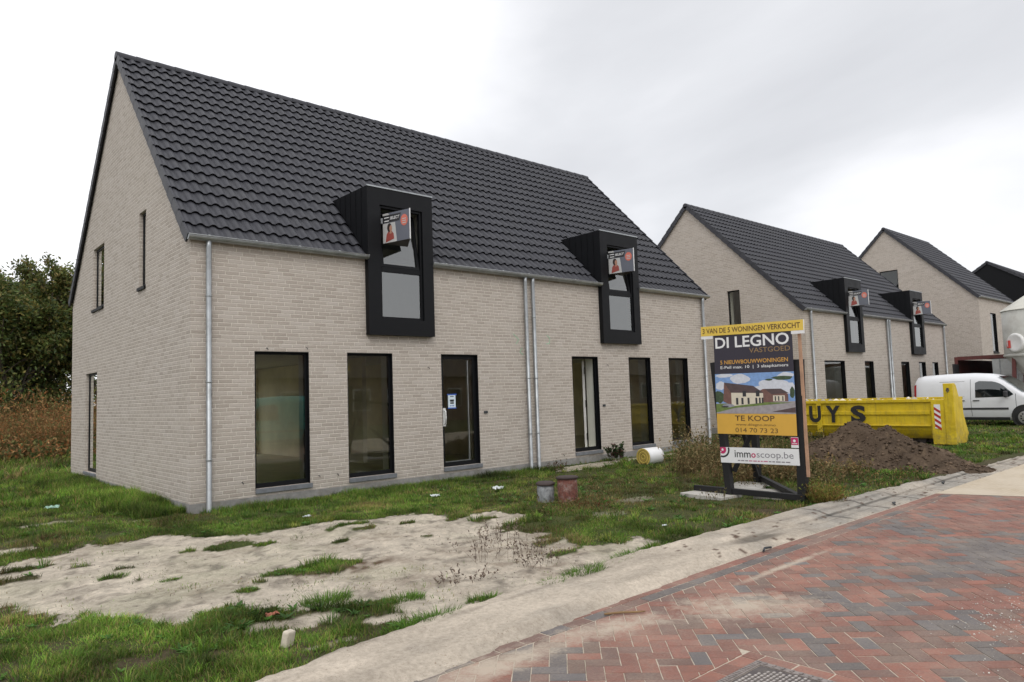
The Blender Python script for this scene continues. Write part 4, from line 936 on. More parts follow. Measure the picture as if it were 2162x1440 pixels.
# promotional V-shaped boxes in the dormer windows
pk = {k: simple('print_' + k, c, .45, .05) for k, c in dict(grey=(.12, .13, .16), pale=(.48, .48, .47), black=(.02, .02, .022), red=(.62, .16, .11), skin=(.42, .22, .15), hair=(.03, .018, .014), dress=(.30, .06, .045), white=(.8, .8, .8), under=(.06, .05, .04)).items()}
def promo(x0, yoff, xa, label):
    t = thing('advertising_box', label, 'advertising box', (x0, yoff, 0), group='advertising boxes hung in the dormer windows')
    A, B, D = Vector((.055, -.09)), Vector((.225, -.74)), Vector((.60, -.09)); z0, z1 = 4.50, 5.06
    mb = MB(); 
    def wall_(P, Q, m): mb.face([(P.x, P.y, z0), (Q.x, Q.y, z0), (Q.x, Q.y, z1), (P.x, P.y, z1)], m)
    wall_(A, B, 0); wall_(B, D, 0); wall_(D, A, 0)
    mb.face([(A.x, A.y, z0), (D.x, D.y, z0), (B.x, B.y, z0)], 1); mb.face([(A.x, A.y, z1), (B.x, B.y, z1), (D.x, D.y, z1)], 1)
    mb.build('box_body', [pk['grey'], pk['under']], t)
    mb = MB(); mb.box(B.x - .008, B.x + .008, B.y - .008, B.y + .006, z0 - .004, z1 + .004); mb.build('edge_strip', pk['white'], t)
    for (P, Q) in ((A, B), (B, D)):
        d = (Q - P); L = d.length; d.normalize(); n = Vector((d.y, -d.x))
        if n.y > 0: n = -n
        T = Matrix(((d.x, 0, n.x, P.x), (d.y, 0, n.y, P.y), (0, 1, 0, z0), (0, 0, 0, 1)))
        H = z1 - z0; mb = MB()
        def q(pts, m, e): mb.face([tuple(T @ Vector((u * L, v * H, e))) for u, v in pts], m)
        q([(.0, .0), (.52, .0), (.46, .66), (.0, .66)], 1, .002)
        q([(.0, .68), (.62, .68), (.68, .93), (.0, .93)], 2, .003)
        q([(0, .93), (.25, .93), (.2, 1), (0, 1)], 1, .002)
        q([(.30 + .0 * math.cos(a), .0) for a in (0,)] * 0 or [(.10, .02), (.42, .10), (.40, .28), (.33, .38), (.22, .40), (.14, .28)], 3, .004)
        q([(.25 + .085 * math.cos(a), .50 + .15 * math.sin(a)) for a in np.linspace(0, 2 * PI, 12, endpoint=False)], 5, .005)
        q([(.30 + .050 * math.cos(a), .47 + .105 * math.sin(a)) for a in np.linspace(0, 2 * PI, 12, endpoint=False)], 4, .006)
        q([(.26, .28), (.34, .30), (.33, .42), (.27, .40)], 4, .0065)
        q([(.80 + .13 * math.cos(a), .66 + .19 * math.sin(a)) for a in np.linspace(0, 2 * PI, 20, endpoint=False)], 6, .004)
        for k in range(2): q([(.06, .86 - k * .11), (.24, .86 - k * .11), (.24, .83 - k * .11), (.06, .83 - k * .11)], 7, .005)
        for k in range(3): q([(.73, .72 - k * .07), (.87, .72 - k * .07), (.87, .69 - k * .07), (.73, .69 - k * .07)], 1, .006)
        p_ = mb.build('printed_face', [pk['grey'], pk['pale'], pk['black'], pk['dress'], pk['skin'], pk['hair'], pk['red'], pk['white']], t)
        text(p_, 'SELECT', pk['white'], T @ Matrix.Translation((.27 * L, .76 * H, .006)), .36 * L, .10 * H, .012, shear=.3)
promo(3.37, 0, 0, 'printed wedge-shaped advertising box in the dormer nearest the gable of the largest house')
promo(9.83, 0, 0, 'printed wedge-shaped advertising box in the second dormer of the largest house')
promo(X2 + 3.40, 0, 0, 'printed wedge-shaped advertising box in the nearer dormer of the house behind the sign')
promo(X2 + 9.92, 0, 0, 'printed wedge-shaped advertising box in the farther dormer of the house behind the sign')

# ------------------------------------------------------------------ estate agent's signboard
sg = thing('estate_agent_sign', 'tall for sale signboard on a black timber frame standing in the grass', 'signboard')
bt = simple('tarred_timber', (.006, .0055, .006), .7, .3, 9, bump=.002); lath = simple('new_lath', (.42, .25, .16), .75, .2, 10)
XB = 5.80
def leg(P, Q, w, h=None, m=bt, nm='post'): mb = MB(); mb.bar(P, Q, w, h); return mb.build(nm, m, sg, .004)
leg((5.86, -5.62, -.05), (5.86, -5.47, 1.98), .10, .10)
leg((5.86, -6.73, -.05), (5.88, -6.78, 1.95), .12, .10)
leg((7.35, -5.22, -.05), (7.3, -5.25, 1.45), .10, .10)
leg((5.90, -4.98, .07), (5.80, -6.80, .07), .07, .08, nm='base_beam')
leg((5.86, -6.66, .07), (7.42, -5.22, .09), .07, .08, nm='base_beam')
leg((5.92, -5.72, 1.35), (7.25, -5.28, .12), .06, .07, nm='brace'); leg((5.92, -5.66, .35), (6.35, -5.95, 1.30), .05, .06, nm='brace')
leg((5.9, -6.7, 1.7), (7.3, -5.28, 1.40), .05, .06, nm='brace')
mb = MB(); mb.box(5.825, 5.85, -6.855, -6.815, .35, 2.42); mb.build('lath', lath, sg)
navy = simple('sign_dark', (.030, .025, .040), .5, .08); yel = simple('sign_yellow', (.68, .39, .055), .5, .05); yel2 = simple('banner_yellow', (.74, .52, .08), .5, .05)
wht = simple('sign_white', (.78, .78, .78), .5, .04); org = simple('sign_gold', (.62, .33, .06), .5, .05); brw = simple('sign_brown', (.13, .07, .02), .5, .05); gld = simple('sign_dull_gold', (.30, .19, .08), .5, .05)
bd_w, bd_h = 1.235, 1.48
def plate(u0, u1, v0, v1, m, nm, th=.006, tilt=0, x=XB, y=-5.50, z=.915):
    """u rightwards (-y), v up"""
    T = Matrix.Translation((x, y, z)) @ Matrix.Rotation(tilt, 4, 'X') @ FACE_W
    mb = MB(); mb.box(u0, u1, v0, v1, 0, th, 0, T); o = mb.build(nm, m, sg); return o, T @ Matrix.Translation((0, 0, th + .001))
bo, T = plate(0, bd_w, 0, bd_h, navy, 'board', tilt=math.radians(.6))
def rect(mb, u0, u1, v0, v1, m, e=0): mb.face([tuple(T @ Vector(p)) for p in ((u0, v0, e), (u1, v0, e), (u1, v1, e), (u0, v1, e))], m)
mb = MB(); rect(mb, 0, bd_w, 0, .30, 0); mb.build('yellow_panel', yel, bo)
text(bo, 'DI LEGNO', wht, T @ Matrix.Translation((.03, 1.265, .001)), 1.16, .165, .018)
text(bo, 'VASTGOED', gld, T @ Matrix.Translation((.58, 1.175, .001)), .62, .070, .0)
text(bo, '5 NIEUWBOUWWONINGEN', org, T @ Matrix.Translation((.10, 1.025, .001)), 1.06, .060, .014)
text(bo, 'E-Peil max. 10  |  3 slaapkamers', wht, T @ Matrix.Translation((.10, .945, .001)), 1.06, .055, .006)
text(bo, 'TE KOOP', brw, T @ Matrix.Translation((.30, .195, .002)), .62, .078, .012)
text(bo, 'www.dilegno.immo', brw, T @ Matrix.Translation((.31, .115, .002)), .62, .045, .0)
text(bo, '014 70 73 23', brw, T @ Matrix.Translation((.30, .03, .002)), .66, .065, .0)
# the printed picture of the new houses
pc = {k: simple('picture_' + k, c, .5, v, 20) for k, (c, v) in dict(sky=((.20, .34, .62), .15), cloud=((.62, .64, .70), .1), roof=((.085, .055, .055), .2), wall=((.66, .60, .48), .06), brick=((.17, .085, .07), .2), lawn=((.14, .20, .05), .3), road=((.34, .31, .32), .15), dark=((.03, .03, .035), .2), tree=((.045, .075, .035), .4), car=((.28, .28, .32), .2)).items()}
mb = MB(); names = list(pc); L0, H0, V0 = bd_w, .585, .30
def pg(pts, k, e): mb.face([tuple(T @ Vector((u * L0, V0 + v * H0, e))) for u, v in pts], names.index(k))
def el(cx, cy, rx, ry, k, e, n=14, s=0): random.seed(s + 5); pg([(min(1, max(0, cx + rx * math.cos(a) * random.uniform(.8, 1.15))), min(1, max(0, cy + ry * math.sin(a) * random.uniform(.8, 1.15)))) for a in np.linspace(0, 2 * PI, n, endpoint=False)], k, e)
pg([(0, 0), (1, 0), (1, 1), (0, 1)], 'sky', .001)
for i, (cx, cy, rx, ry) in enumerate([(.12, .95, .12, .05), (.33, .86, .13, .12), (.07, .70, .07, .12), (.75, .72, .22, .12), (.62, .62, .14, .07), (.92, .62, .09, .14), (.9, .9, .1, .09)]): el(cx, cy, rx, ry, 'cloud', .0015 + i * .0001, s=i)
el(.04, .42, .09, .16, 'tree', .0024, s=3); el(.86, .86, .13, .05, 'tree', .0024, s=8); el(.70, .82, .05, .025, 'tree', .0024, s=9); el(.97, .5, .03, .15, 'tree', .0024, s=2)
pg([(0, 0), (1, 0), (1, .30), (0, .25)], 'road', .0026); pg([(0, .02), (.25, .14), (.98, .27), (.6, .28), (0, .24)], 'lawn', .003)
pg([(.58, .56), (.62, .60), (.80, .58), (.92, .47), (.92, .30), (.60, .27)], 'brick', .0032); pg([(.64, .60), (.84, .60), (.93, .49), (.72, .47)], 'roof', .0036); pg([(.74, .30), (.74, .44), (.88, .44), (.88, .30)], 'wall', .0037)
pg([(.12, .78), (.10, .30), (.22, .20), (.22, .55)], 'brick', .0038); pg([(.12, .78), (.50, .68), (.63, .50), (.21, .52)], 'roof', .004); pg([(.21, .52), (.62, .50), (.62, .27), (.21, .18)], 'wall', .0042)
for i, u in enumerate((.27, .34, .42, .52, .565, .60)): pg([(u, .22 + i * .008), (u + .03 - i * .002, .22 + i * .008), (u + .03 - i * .002, .39), (u, .39)], 'dark', .0046)
for u in (.36, .53): pg([(u, .42), (u + .045, .42), (u + .045, .56), (u, .56)], 'dark', .0046)
for u in (.76, .80, .85): pg([(u, .31), (u + .015, .31), (u + .015, .42), (u, .42)], 'dark', .0046)
el(.17, .20, .08, .045, 'car', .0049, s=4); el(.12, .17, .05, .02, 'dark', .0052, s=6); pg([(.72, .05), (1, .03), (1, .16)], 'roof', .005)
mb.build('printed_picture', [pc[k] for k in names], bo)
# banner across the top
b2, T = plate(0, 1.63, 0, .145, yel2, 'banner', .006, math.radians(1.6), XB - .012, -5.31, 2.385)
for r4 in ((0, .20, -.045, -.001, 0, -.003), (1.435, 1.63, -.045, -.001, 0, -.003), (1.615, 1.63, 0, .145, 0, .001)): mb = MB(); rect(mb, *r4); mb.build('banner_edge', wht, b2)
text(b2, '3 VAN DE 5 WONINGEN VERKOCHT', brw, T @ Matrix.Translation((.03, .035, .001)), 1.54, .078, .016)
# lower strip
b3, T = plate(0, 1.215, 0, .225, wht, 'web_address_strip', .006, math.radians(-.5), XB, -5.53, .49)
pink = simple('sign_magenta', (.50, .02, .12), .5, .05)
mb = MB()
def arc(cx, cy, r0, r1, a0, a1, m, e):
    n = 16
    for i in range(n):
        a, b = a0 + (a1 - a0) * i / n, a0 + (a1 - a0) * (i + 1) / n
        mb.face([tuple(T @ Vector((cx + r * math.cos(t_), cy + r * math.sin(t_), e))) for r, t_ in ((r0, a), (r1, a), (r1, b), (r0, b))], m)
arc(.0 + .04, .19, .115, .09, -PI / 2 - .35, .30, 1, .001); arc(.04, .19, .06, .0, -PI / 2 - .7, .4, 0, .001); mb.face([tuple(T @ Vector((0 + u, .225 + v, .0012))) for u, v in ((0, 0), (0, -.06), (.09, -.03), (.095, 0))], 0)
arc(.04, .19, .018, .0, 0, 2 * PI, 2, .002)
mb.build('emblem', [pink, pk['black'], wht], b3)
text(b3, 'imm', pk['black'], T @ Matrix.Translation((.235, .085, .001)), .255, .10, .006); text(b3, 'o', pink, T @ Matrix.Translation((.50, .085, .001)), .07, .065, .02)
text(b3, 'scoop.be', simple('sign_grey', (.20, .19, .21), .5, .05), T @ Matrix.Translation((.585, .062, .001)), .55, .118, -.004)
mb = MB(); random.seed(3); u = .28
while u < 1.08:
    w_ = random.uniform(.03, .07); rect(mb, u, min(u + w_, 1.09), .032, .046, 0 if u < .4 or u > .72 else 1, .001); u += w_ + .014
mb.build('small_print', [simple('sign_smallprint', (.22, .2, .22), .5, .05), simple('sign_smallprint_pink', (.5, .12, .22), .5, .05)], b3)
b4, T = plate(1.11, 1.215, 0, .145, wht, 'agency_sticker', .004, 0, XB - .002, -5.53, .74)
mb = MB(); rect(mb, 1.112, 1.213, .04, .14, 0, .001); arc(1.16, .095, .02, .0, 0, 2 * PI, 1, .002); rect(mb, 1.125, 1.20, .055, .063, 1, .002); mb.build('sticker_print', [pink, wht], b4)
# concrete slabs under the frame
slabm = simple('concrete_slab', (.44, .42, .38), .9, .2, 7, bump=.004, dirt=((.2, .19, .14), .5))
for (a, b, r, l_, w_, lb) in ((6.75, -5.35, .3, 1.3, .55, 'weathered concrete slab under the rear foot of the signboard'), (5.75, -5.35, -.1, .5, .75, 'weathered concrete slab under the left foot of the signboard'), (6.35, -6.0, .5, .8, .5, 'weathered concrete slab under the middle of the signboard frame'), (12.2, -2.9, .2, 1.6, .8, 'pale slab lying in the weeds behind the signboard')):
    mb = MB(); mb.box(-l_ / 2, l_ / 2, -w_ / 2, w_ / 2, -.05, .035 if a < 10 else .09); o = mb.build('concrete_slab', slabm, None, .008); o.location = (a, b, -.01); o.rotation_euler = (.01, .012, r); tag(o, lb, 'slab', 'concrete slabs by the signboard')

# ------------------------------------------------------------------ yellow roll-off skip
ym = NT('skip_yellow'); nn = ym.noise(2.5, 6, .65)
cyl = ym.mix(ym.rng(nn, .3, .75), (.60, .42, .010), (.72, .54, .022)); rust = ym.math('MULTIPLY', ym.rng(ym.noise(5, 8, .75), .58, .70), .85)
spz = ym.n('ShaderNodeSeparateXYZ'); ym.l(ym.pos(), spz.inputs[0]); top_ = ym.rng(spz.outputs[2], .95, 1.15, .15, 1.0)
cyl = ym.mix(ym.math('MULTIPLY', rust, top_), cyl, (.20, .075, .02)); sc_ = ym.rng(ym.noise(22, 6, .8), .60, .74, 0, .5); cyl = ym.mix(sc_, cyl, (.34, .26, .05)); mpp = ym.n('ShaderNodeMapping'); mpp.inputs['Scale'].default_value = (7, 7, .7); ym.l(ym.pos(), mpp.inputs[0]); stz = ym.noise(1.6, 5, .7, vec=mpp.outputs[0]); cyl = ym.mix(ym.rng(stz, .50, .72, 0, .55), cyl, (.30, .21, .045)); cyl = ym.mix(ym.math('MULTIPLY', ym.rng(spz.outputs[2], .15, .6, .7, 0), ym.rng(ym.noise(6, 6, .7), .4, .65)), cyl, (.20, .15, .07)); ym.set(cyl, .55, spec=.4); ym.bump(ym.math('ADD', ym.noise(2.2, 3), ym.math('MULTIPLY', ym.noise(30, 4), .06)), .05); ym = ym.mat
sk = thing('yellow_skip', 'long yellow roll-off skip with black letters standing between the two brick houses', 'skip', (16.4, 0, 0))
mb = MB(); y0, y1 = -4.95, 1.15; Wd = 2.4
def xs_(z): return .0 if z > .45 else (.45 - z) ** 1.6 * 1.1
prof_ = [(z_, xs_(z_)) for z_ in (1.06, .8, .6, .45, .34, .25, .18, .13)]
for side in (0, 1):
    f_ = (lambda v: v) if side == 0 else (lambda v: Wd - v)
    for (za, xa), (zb2, xb) in zip(prof_[:-1], prof_[1:]): mb.face([(f_(xa), y0, za), (f_(xa), y1, za), (f_(xb), y1, zb2), (f_(xb), y0, zb2)], 0, True)
    fi = lambda v: f_(v + .05)
    mb.face([(fi(0), y0, 1.06), (fi(0), y1, 1.06), (fi(.1), y1, .25), (fi(.1), y0, .25)])
mb.face([(.3, y0, .13), (Wd - .3, y0, .13), (Wd - .3, y1, .13), (.3, y1, .13)]); mb.face([(.15, y0, .25), (Wd - .15, y0, .25), (Wd - .15, y1, .25), (.15, y1, .25)])
mb.box(.0, Wd, y0 - .04, y0, .14, 1.12); mb.box(.0, Wd, y1, y1 + .04, .14, 1.12)
mb.build('body', ym, sk)
for xx in (-.05, Wd - .03): mb = MB(); mb.box(xx, xx + .08, y0 - .04, y1 + .04, 1.06, 1.14); mb.build('top_rail', ym, sk, .01)
for (xa_, za_, zb_) in ((-.035, .74, .84), (-.05, .44, .48)): mb = MB(); mb.box(xa_, -.001, y0, y1, za_, zb_); mb.build('side_rail', ym, sk, .012)
for yy in (-2.1, -.1, 1.0):
    mb = MB(); mb.box(-.055, -.036, yy - .07, yy + .07, .25, 1.06); mb.build('rib', ym, sk, .006)
mb = MB(); mb.box(-.07, .08, -5.30, -4.99, .0, 1.12); mb.build('corner_post', ym, sk, .01)
mb = MB(); mb.box(-.09, .10, -5.52, -5.30, .0, 1.52); mb.box(.10, .30, -5.46, -5.36, .0, 1.50); mb.build('end_post', ym, sk, .012)
mb = MB(); P = [(.30, 1.50), (.42, 1.48), (1.15, .22), (.95, .0), (.30, .0)]
for yy in (-5.44, -5.40): mb.face([(a, yy, b) for a, b in P])
for i in range(5): (a, b), (c_, d_) = P[i], P[(i + 1) % 5]; mb.face([(a, -5.44, b), (c_, -5.44, d_), (c_, -5.40, d_), (a, -5.40, b)])
mb.build('gusset', ym, sk)
mb = MB(); mb.lathe([(.03, -.12), (.03, -.09)], 12, (0, -5.41, 1.38), 'x'); mb.tube([(-.095, -5.38, 1.35), (-.14, -5.41, 1.30), (-.095, -5.44, 1.35)], .012, 8); mb.build('lifting_eye', iron, sk)
for xx in (.5, 1.9):
    mb = MB(); mb.lathe([(.10, xx - .15), (.10, xx + .15)], 16, (0, -4.6, .09), 'x'); mb.build('roller', iron, sk)
for xa_ in (.45, 1.83): mb = MB(); mb.box(xa_, xa_ + .12, y0, y1, .02, .129); mb.build('runner', iron, sk)
mb = MB(); mb.box(-.0745, -.0715, -5.20, -5.06, .40, 1.0, 0)
for i in range(4): z_ = .45 + i * .14; mb.face([(-.076, -5.06, z_), (-.076, -5.20, z_ - .10 + .0), (-.076, -5.20, z_ - .03), (-.076, -5.06, z_ + .07)], 1)
mb.build('reflector_panel', [wht, simple('reflector_red', (.42, .03, .02), .4, .1)], sk)
for ch, yc in (('U', -1.82), ('Y', -2.30), ('S', -2.98)):
    text(sk, ch, pk['black'], Matrix.Translation((-.058, yc, .53)) @ FACE_W, .40 if ch != 'U' else .34, .47, .045)
# rubble heaped in the skip
n = 500; v, f = blobs(n, np.stack([rng.uniform(.15, 2.2, n), rng.uniform(-4.7, .9, n), rng.uniform(.75, 1.12, n) + 0 * rng.random(n)], 1), .04, .16, 12)
v[:, 2] = np.minimum(v[:, 2], 1.24)
o = npmesh('rubble', v + np.array([16.4, 0, 0]), [f], attr_mat('rubble', .95), np.repeat(np.array([.58, .53, .43])[None] * rng.uniform(.5, 1.3, (n, 1)), 6, 0)); tag(o, 'pale rubble filling the yellow skip', 'rubble', kind='stuff')

# ------------------------------------------------------------------ vans
tyre = simple('tyre', (.018, .018, .018), .85, .2, 20); rimm = simple('alloy_rim', (.50, .50, .51), .35, .1, 10, metal=.7); lampr = simple('tail_lamp', (.30, .01, .015), .25, .1); dk = simple('dark_plastic', (.035, .035, .038), .6, .1)
def van(loc, rz, paint, label):
    t = thing('panel_van', label, 'van', loc, rz)
    hw = lambda z: np.interp(z, [.2, .35, .55, .95, 1.30, 1.62, 1.78, 1.84], [.76, .82, .86, .87, .82, .74, .66, .55])
    st = [(-.02, 1.30, .30), (.0, 1.62, .25), (.06, 1.74, .22), (.3, 1.80, .2), (1.0, 1.83, .2), (1.8, 1.83, .2), (2.3, 1.79, .2), (2.6, 1.71, .2), (2.85, 1.57, .2), (3.1, 1.37, .2), (3.38, 1.13, .2), (3.6, 1.05, .2), (3.9, .96, .2), (4.08, .84, .22), (4.17, .66, .25), (4.21, .5, .3)]
    mb = MB(); K = 14; n = len(st)
    for s_, zt, zb_ in st:
        for sd_ in (1, -1):
            pass
        row = []
        nose = np.interp(s_, [3.5, 4.0, 4.21], [1, .93, .78]) * np.interp(s_, [-.02, .1], [.96, 1])
        for i in range(K + 1):
            z_ = zb_ + (zt - zb_) * i / K; frac = i / K
            w = hw(z_) * nose
            if i == K: w *= .80
            elif i == K - 1: w = min(w, hw(z_) * nose) * .97
            row.append((s_, w, z_))
        ring = [(s_, 0, zb_)] + row + [(s_, 0, zt + .015)]
        mb.v += ring + [(a, -b, c_) for a, b, c_ in ring]
    k = K + 3
    for i in range(n - 1):
        for off in (0, k):
            for j in range(k - 1):
                a = i * 2 * k + off + j; b = (i + 1) * 2 * k + off + j
                mb.f.append((a, b, b + 1, a + 1)); mb.m.append(0); mb.sm.append(True)
    for i in (0, n - 1):
        mb.f.append(tuple(i * 2 * k + j for j in range(k)) + tuple(i * 2 * k + k + j for j in range(k - 2, 0, -1))); mb.m.append(0); mb.sm.append(False)
    body = mb.build('body', paint, t)
    def patch(name, pts, mat, par=body, e=.006, both=True):
        xs = sorted(set(np.linspace(min(p[0] for p in pts), max(p[0] for p in pts), 10)))
        for sd_ in ((1, -1) if both else (-1,)):
            mb = MB()
            # grid the polygon in z slices so it follows the side
            n_ = len(pts)
            cols_ = []
            for x_ in xs:
                zz = []
                for i in range(n_):
                    (xa, za), (xb, zb_) = pts[i], pts[(i + 1) % n_]
                    if (xa - x_) * (xb - x_) <= 1e-9 and abs(xa - xb) > 1e-9: zz.append(za + (zb_ - za) * (x_ - xa) / (xb - xa))
                    elif abs(xa - xb) <= 1e-9 and abs(xa - x_) < 1e-6: zz += [za, zb_]
                cols_.append((x_, min(zz), max(zz)))
            for (xa, l0, h0), (xb, l1, h1) in zip(cols_[:-1], cols_[1:]):
                for q in range(6):
                    f = lambda l, h, q_: l + (h - l) * q_ / 6
                    nz_ = lambda x_: np.interp(x_, [3.5, 4.0, 4.21], [1, .93, .78])
                    P = [(xa, f(l0, h0, q)), (xb, f(l1, h1, q)), (xb, f(l1, h1, q + 1)), (xa, f(l0, h0, q + 1))]
                    mb.face([(a, sd_ * (hw(b) * nz_(a) + e), b) for a, b in P], 0, True)
            mb.build(name, mat, par)
    gl = M['car_glass']
    patch('side_window', [(1.98, .98), (3.05, 1.0), (3.12, 1.08), (2.80, 1.42), (2.55, 1.53), (2.1, 1.56), (1.98, 1.50)], gl)
    mb = MB()
    S_ = [(2.66, 1.70), (2.88, 1.56), (3.12, 1.365), (3.38, 1.15)]
    for (xa, za), (xb, zb_) in zip(S_[:-1], S_[1:]):
        wa, wb = hw(za) * .93, hw(zb_) * .90; mb.face([(xa + .012, -wa, za + .015), (xb + .012, -wb, zb_ + .015), (xb + .012, wb, zb_ + .015), (xa + .012, wa, za + .015)], 0, True)
    mb.build('windscreen', gl, body)
    patch('rubbing_strip', [(.75, .56), (2.95, .56), (2.95, .63), (.75, .63)], dk, e=.012)
    patch('door_gap', [(1.83, .34), (1.842, .34), (1.842, 1.62), (1.83, 1.62)], dk, e=.003)
    patch('door_gap', [(3.17, .5), (3.182, .5), (3.182, 1.1), (3.17, 1.1)], dk, e=.003)
    patch('panel_recess', [(.85, 1.02), (1.65, 1.02), (1.65, 1.03), (.85, 1.03)], simple('seam_grey', (.42, .42, .42), .6, .05), e=.004)
    patch('panel_recess', [(.85, 1.55), (1.65, 1.55), (1.65, 1.56), (.85, 1.56)], dk, e=.004)
    patch('tail_lamp', [(-.0, .95), (.07, .95), (.07, 1.5), (-.0, 1.45)], lampr, e=.01)
    patch('headlamp', [(3.72, .72), (4.08, .70), (4.02, .84), (3.74, .90)], simple('head_lamp', (.6, .62, .64), .15, .05), e=.01)
    patch('sill_trim', [(.9, .2), (2.95, .2), (2.95, .30), (.9, .30)], dk, e=.008)
    for x_ in (1.55, 2.0):
        for sd_ in (1, -1):
            mb = MB(); w_ = float(hw(.90)); mb.box(x_ - .10, x_ + .10, sd_ * (w_ + .012) - .012, sd_ * (w_ + .012) + .012, .865, .895); mb.build('door_handle', dk, body, .005)
    for sd_ in (1, -1):
        mb = MB(); w_ = float(hw(1.05)); mb.box(2.86, 2.98, sd_ * (w_ + .12) - .09, sd_ * (w_ + .12) + .09, .98, 1.20); mb.build('mirror', dk, body, .04)
    for x_ in (.72, 3.42):
        for sd_ in (1, -1):
            mb = MB(); mb.lathe([(.40, sd_ * .70), (.40, sd_ * .885)], 28, (x_, 0, .33), 'y'); mb.build('wheel_arch', pk['black'], body)
            mb = MB(); mb.lathe([(.20, sd_ * .72), (.30, sd_ * .72), (.315, sd_ * .75), (.315, sd_ * .88), (.30, sd_ * .90), (.215, sd_ * .902)], 28, (x_, 0, .30), 'y', caps=False); w = mb.build('wheel', tyre, t)
            mb = MB(); mb.lathe([(.218, sd_ * .885), (.19, sd_ * .893), (.05, sd_ * .89), (.001, sd_ * .90)], 28, (x_, 0, .30), 'y')
            mb.build('rim', rimm, w)
            mb = MB()
            for a in range(10):
                an = 2 * PI * a / 10 + .3; mb.lathe([(.030, sd_ * .893), (.028, sd_ * .897)], 8, (x_ + .135 * math.cos(an), 0, .30 + .135 * math.sin(an)), 'y')
            mb.build('spoke_gap', pk['black'], w)
    return t
van((26.07, -1.60, -.02), math.radians(-91.5), M_white := simple('van_white', (.74, .75, .77), .3, .03, 2, dirt=((.5, .48, .45), .2)), 'white panel van parked behind the yellow skip, nose to the street')
van((9.1, -13.7, 0.0), math.radians(180), simple('teal_paint', (.03, .42, .38), .35, .05), 'teal van across the road, seen only as a reflection in the front window')

# ------------------------------------------------------------------ site container and silo
red = simple('oxide_red', (.13, .035, .03), .65, .3, 6, dirt=((.05, .03, .025), .5)); cw = simple('container_white', (.50, .51, .50), .6, .1, 4, dirt=((.28, .24, .2), .5))
sc_t = thing('site_container', 'red framed site container with a white door, one side open, behind the van', 'container', (30, -4.05, 0))
mb = MB(); Lc, Wc, Hc = 6.0, 2.44, 2.55
mb.box(.1, Lc, .0, .06, .1, Hc - .12); mb.box(.1, Lc, Wc - .06, Wc, .1, Hc - .12); mb.box(Lc - .06, Lc, .06, Wc - .06, .1, Hc - .12); mb.box(.0, Lc, 0, Wc, Hc - .05, Hc)
for i in range(28): mb.box(.2 + i * .2, .29 + i * .2, -.035, -.001, .2, Hc - .2); mb.box(.2 + i * .2, .29 + i * .2, Wc + .001, Wc + .035, .2, Hc - .2)
mb.box(.0, Lc, .0, Wc, .0, .12); mb.build('shell', red, sc_t)
mb = MB(); mb.box(-.03, .08, -.03, .09, 0, Hc); mb.box(-.03, .08, Wc - .09, Wc + .03, 0, Hc); mb.box(-.03, .08, .09, Wc - .09, Hc - .14, Hc + .01); mb.box(-.03, .08, .09, Wc - .09, 0, .14); mb.build('end_frame', red, sc_t)
mb = MB(); mb.box(-.02, .03, .10, 1.13, .16, Hc - .16, 0)
for z_ in (.55, 1.15, 1.75): mb.box(-.04, -.021, .16, 1.07, z_, z_ + .42, 0)
mb.box(-.06, -.041, .28, .31, .16, Hc - .16, 1); mb.box(-.06, -.041, .85, .88, .16, Hc - .16, 1); mb.build('closed_door', [cw, M['zinc']], sc_t, .006)
T = Matrix.Translation((-.02, Wc - .1, 0)) @ Matrix.Rotation(math.radians(186), 4, 'Z'); mb = MB(); mb.box(0, 1.05, -.02, .02, .16, Hc - .30, 0, T); mb.build('open_door', simple('dark_door', (.02, .018, .02), .6, .1), sc_t)
mb = MB(); mb.box(.5, 1.4, 1.35, 1.9, .13, 1.75); mb.box(.5, 1.6, 1.2, 2.2, 1.2, 1.28); mb.build('stored_rack', simple('rack_grey', (.12, .11, .11), .7, .3), sc_t)

si = thing('mortar_silo', 'tall white mortar silo with a round hatch at the picture edge', 'silo', (28.9, -4.85, 0))
sw = simple('silo_white', (.50, .50, .46), .6, .12, 2, dirt=((.25, .21, .17), .5)); pale = simple('silo_top', (.66, .65, .58), .6, .1, 2)
mb = MB(); mb.lathe([(.25, 1.2), (1.2, 2.45), (1.2, 4.15)], 40); mb.lathe([(1.21, 2.40), (1.24, 2.45), (1.21, 2.5)], 40, caps=False); mb.build('barrel', sw, si)
mb = MB(); mb.lathe([(1.23, 4.13), (1.22, 4.17), (.35, 4.75), (.30, 4.85), (.01, 4.86)], 40); mb.build('cone_top', pale, si)
T = Matrix.Rotation(math.radians(180 + 9), 4, 'Z')
mb = MB(); mb.lathe([(.33, 1.16), (.36, 1.24), (.30, 1.30), (.24, 1.27), (.001, 1.27)], 24, (0, 0, 2.9), 'x'); o = mb.build('round_hatch', M['white'], si); o.rotation_euler = (0, 0, math.radians(152))
mb = MB(); mb.box(1.18, 1.24, .33, .55, 2.72, 3.0); o = mb.build('red_flag_plate', simple('bright_red', (.5, .04, .03), .5, .1), si); o.rotation_euler = (0, 0, math.radians(120))
for a in (45, 135, 225, 315):
    mb = MB(); ca, sa = math.cos(math.radians(a)) * 1.05, math.sin(math.radians(a)) * 1.05; mb.bar((ca * 1.15, sa * 1.15, 0), (ca, sa, 2.5), .12, .12); mb.build('leg', red, si)
for a in range(4):
    mb = MB(); a0, a1 = math.radians(45 + 90 * a), math.radians(135 + 90 * a); mb.bar((1.18 * math.cos(a0), 1.18 * math.sin(a0), .25), (1.12 * math.cos(a1), 1.12 * math.sin(a1), 1.6), .08, .1); mb.build('cross_brace', red, si)

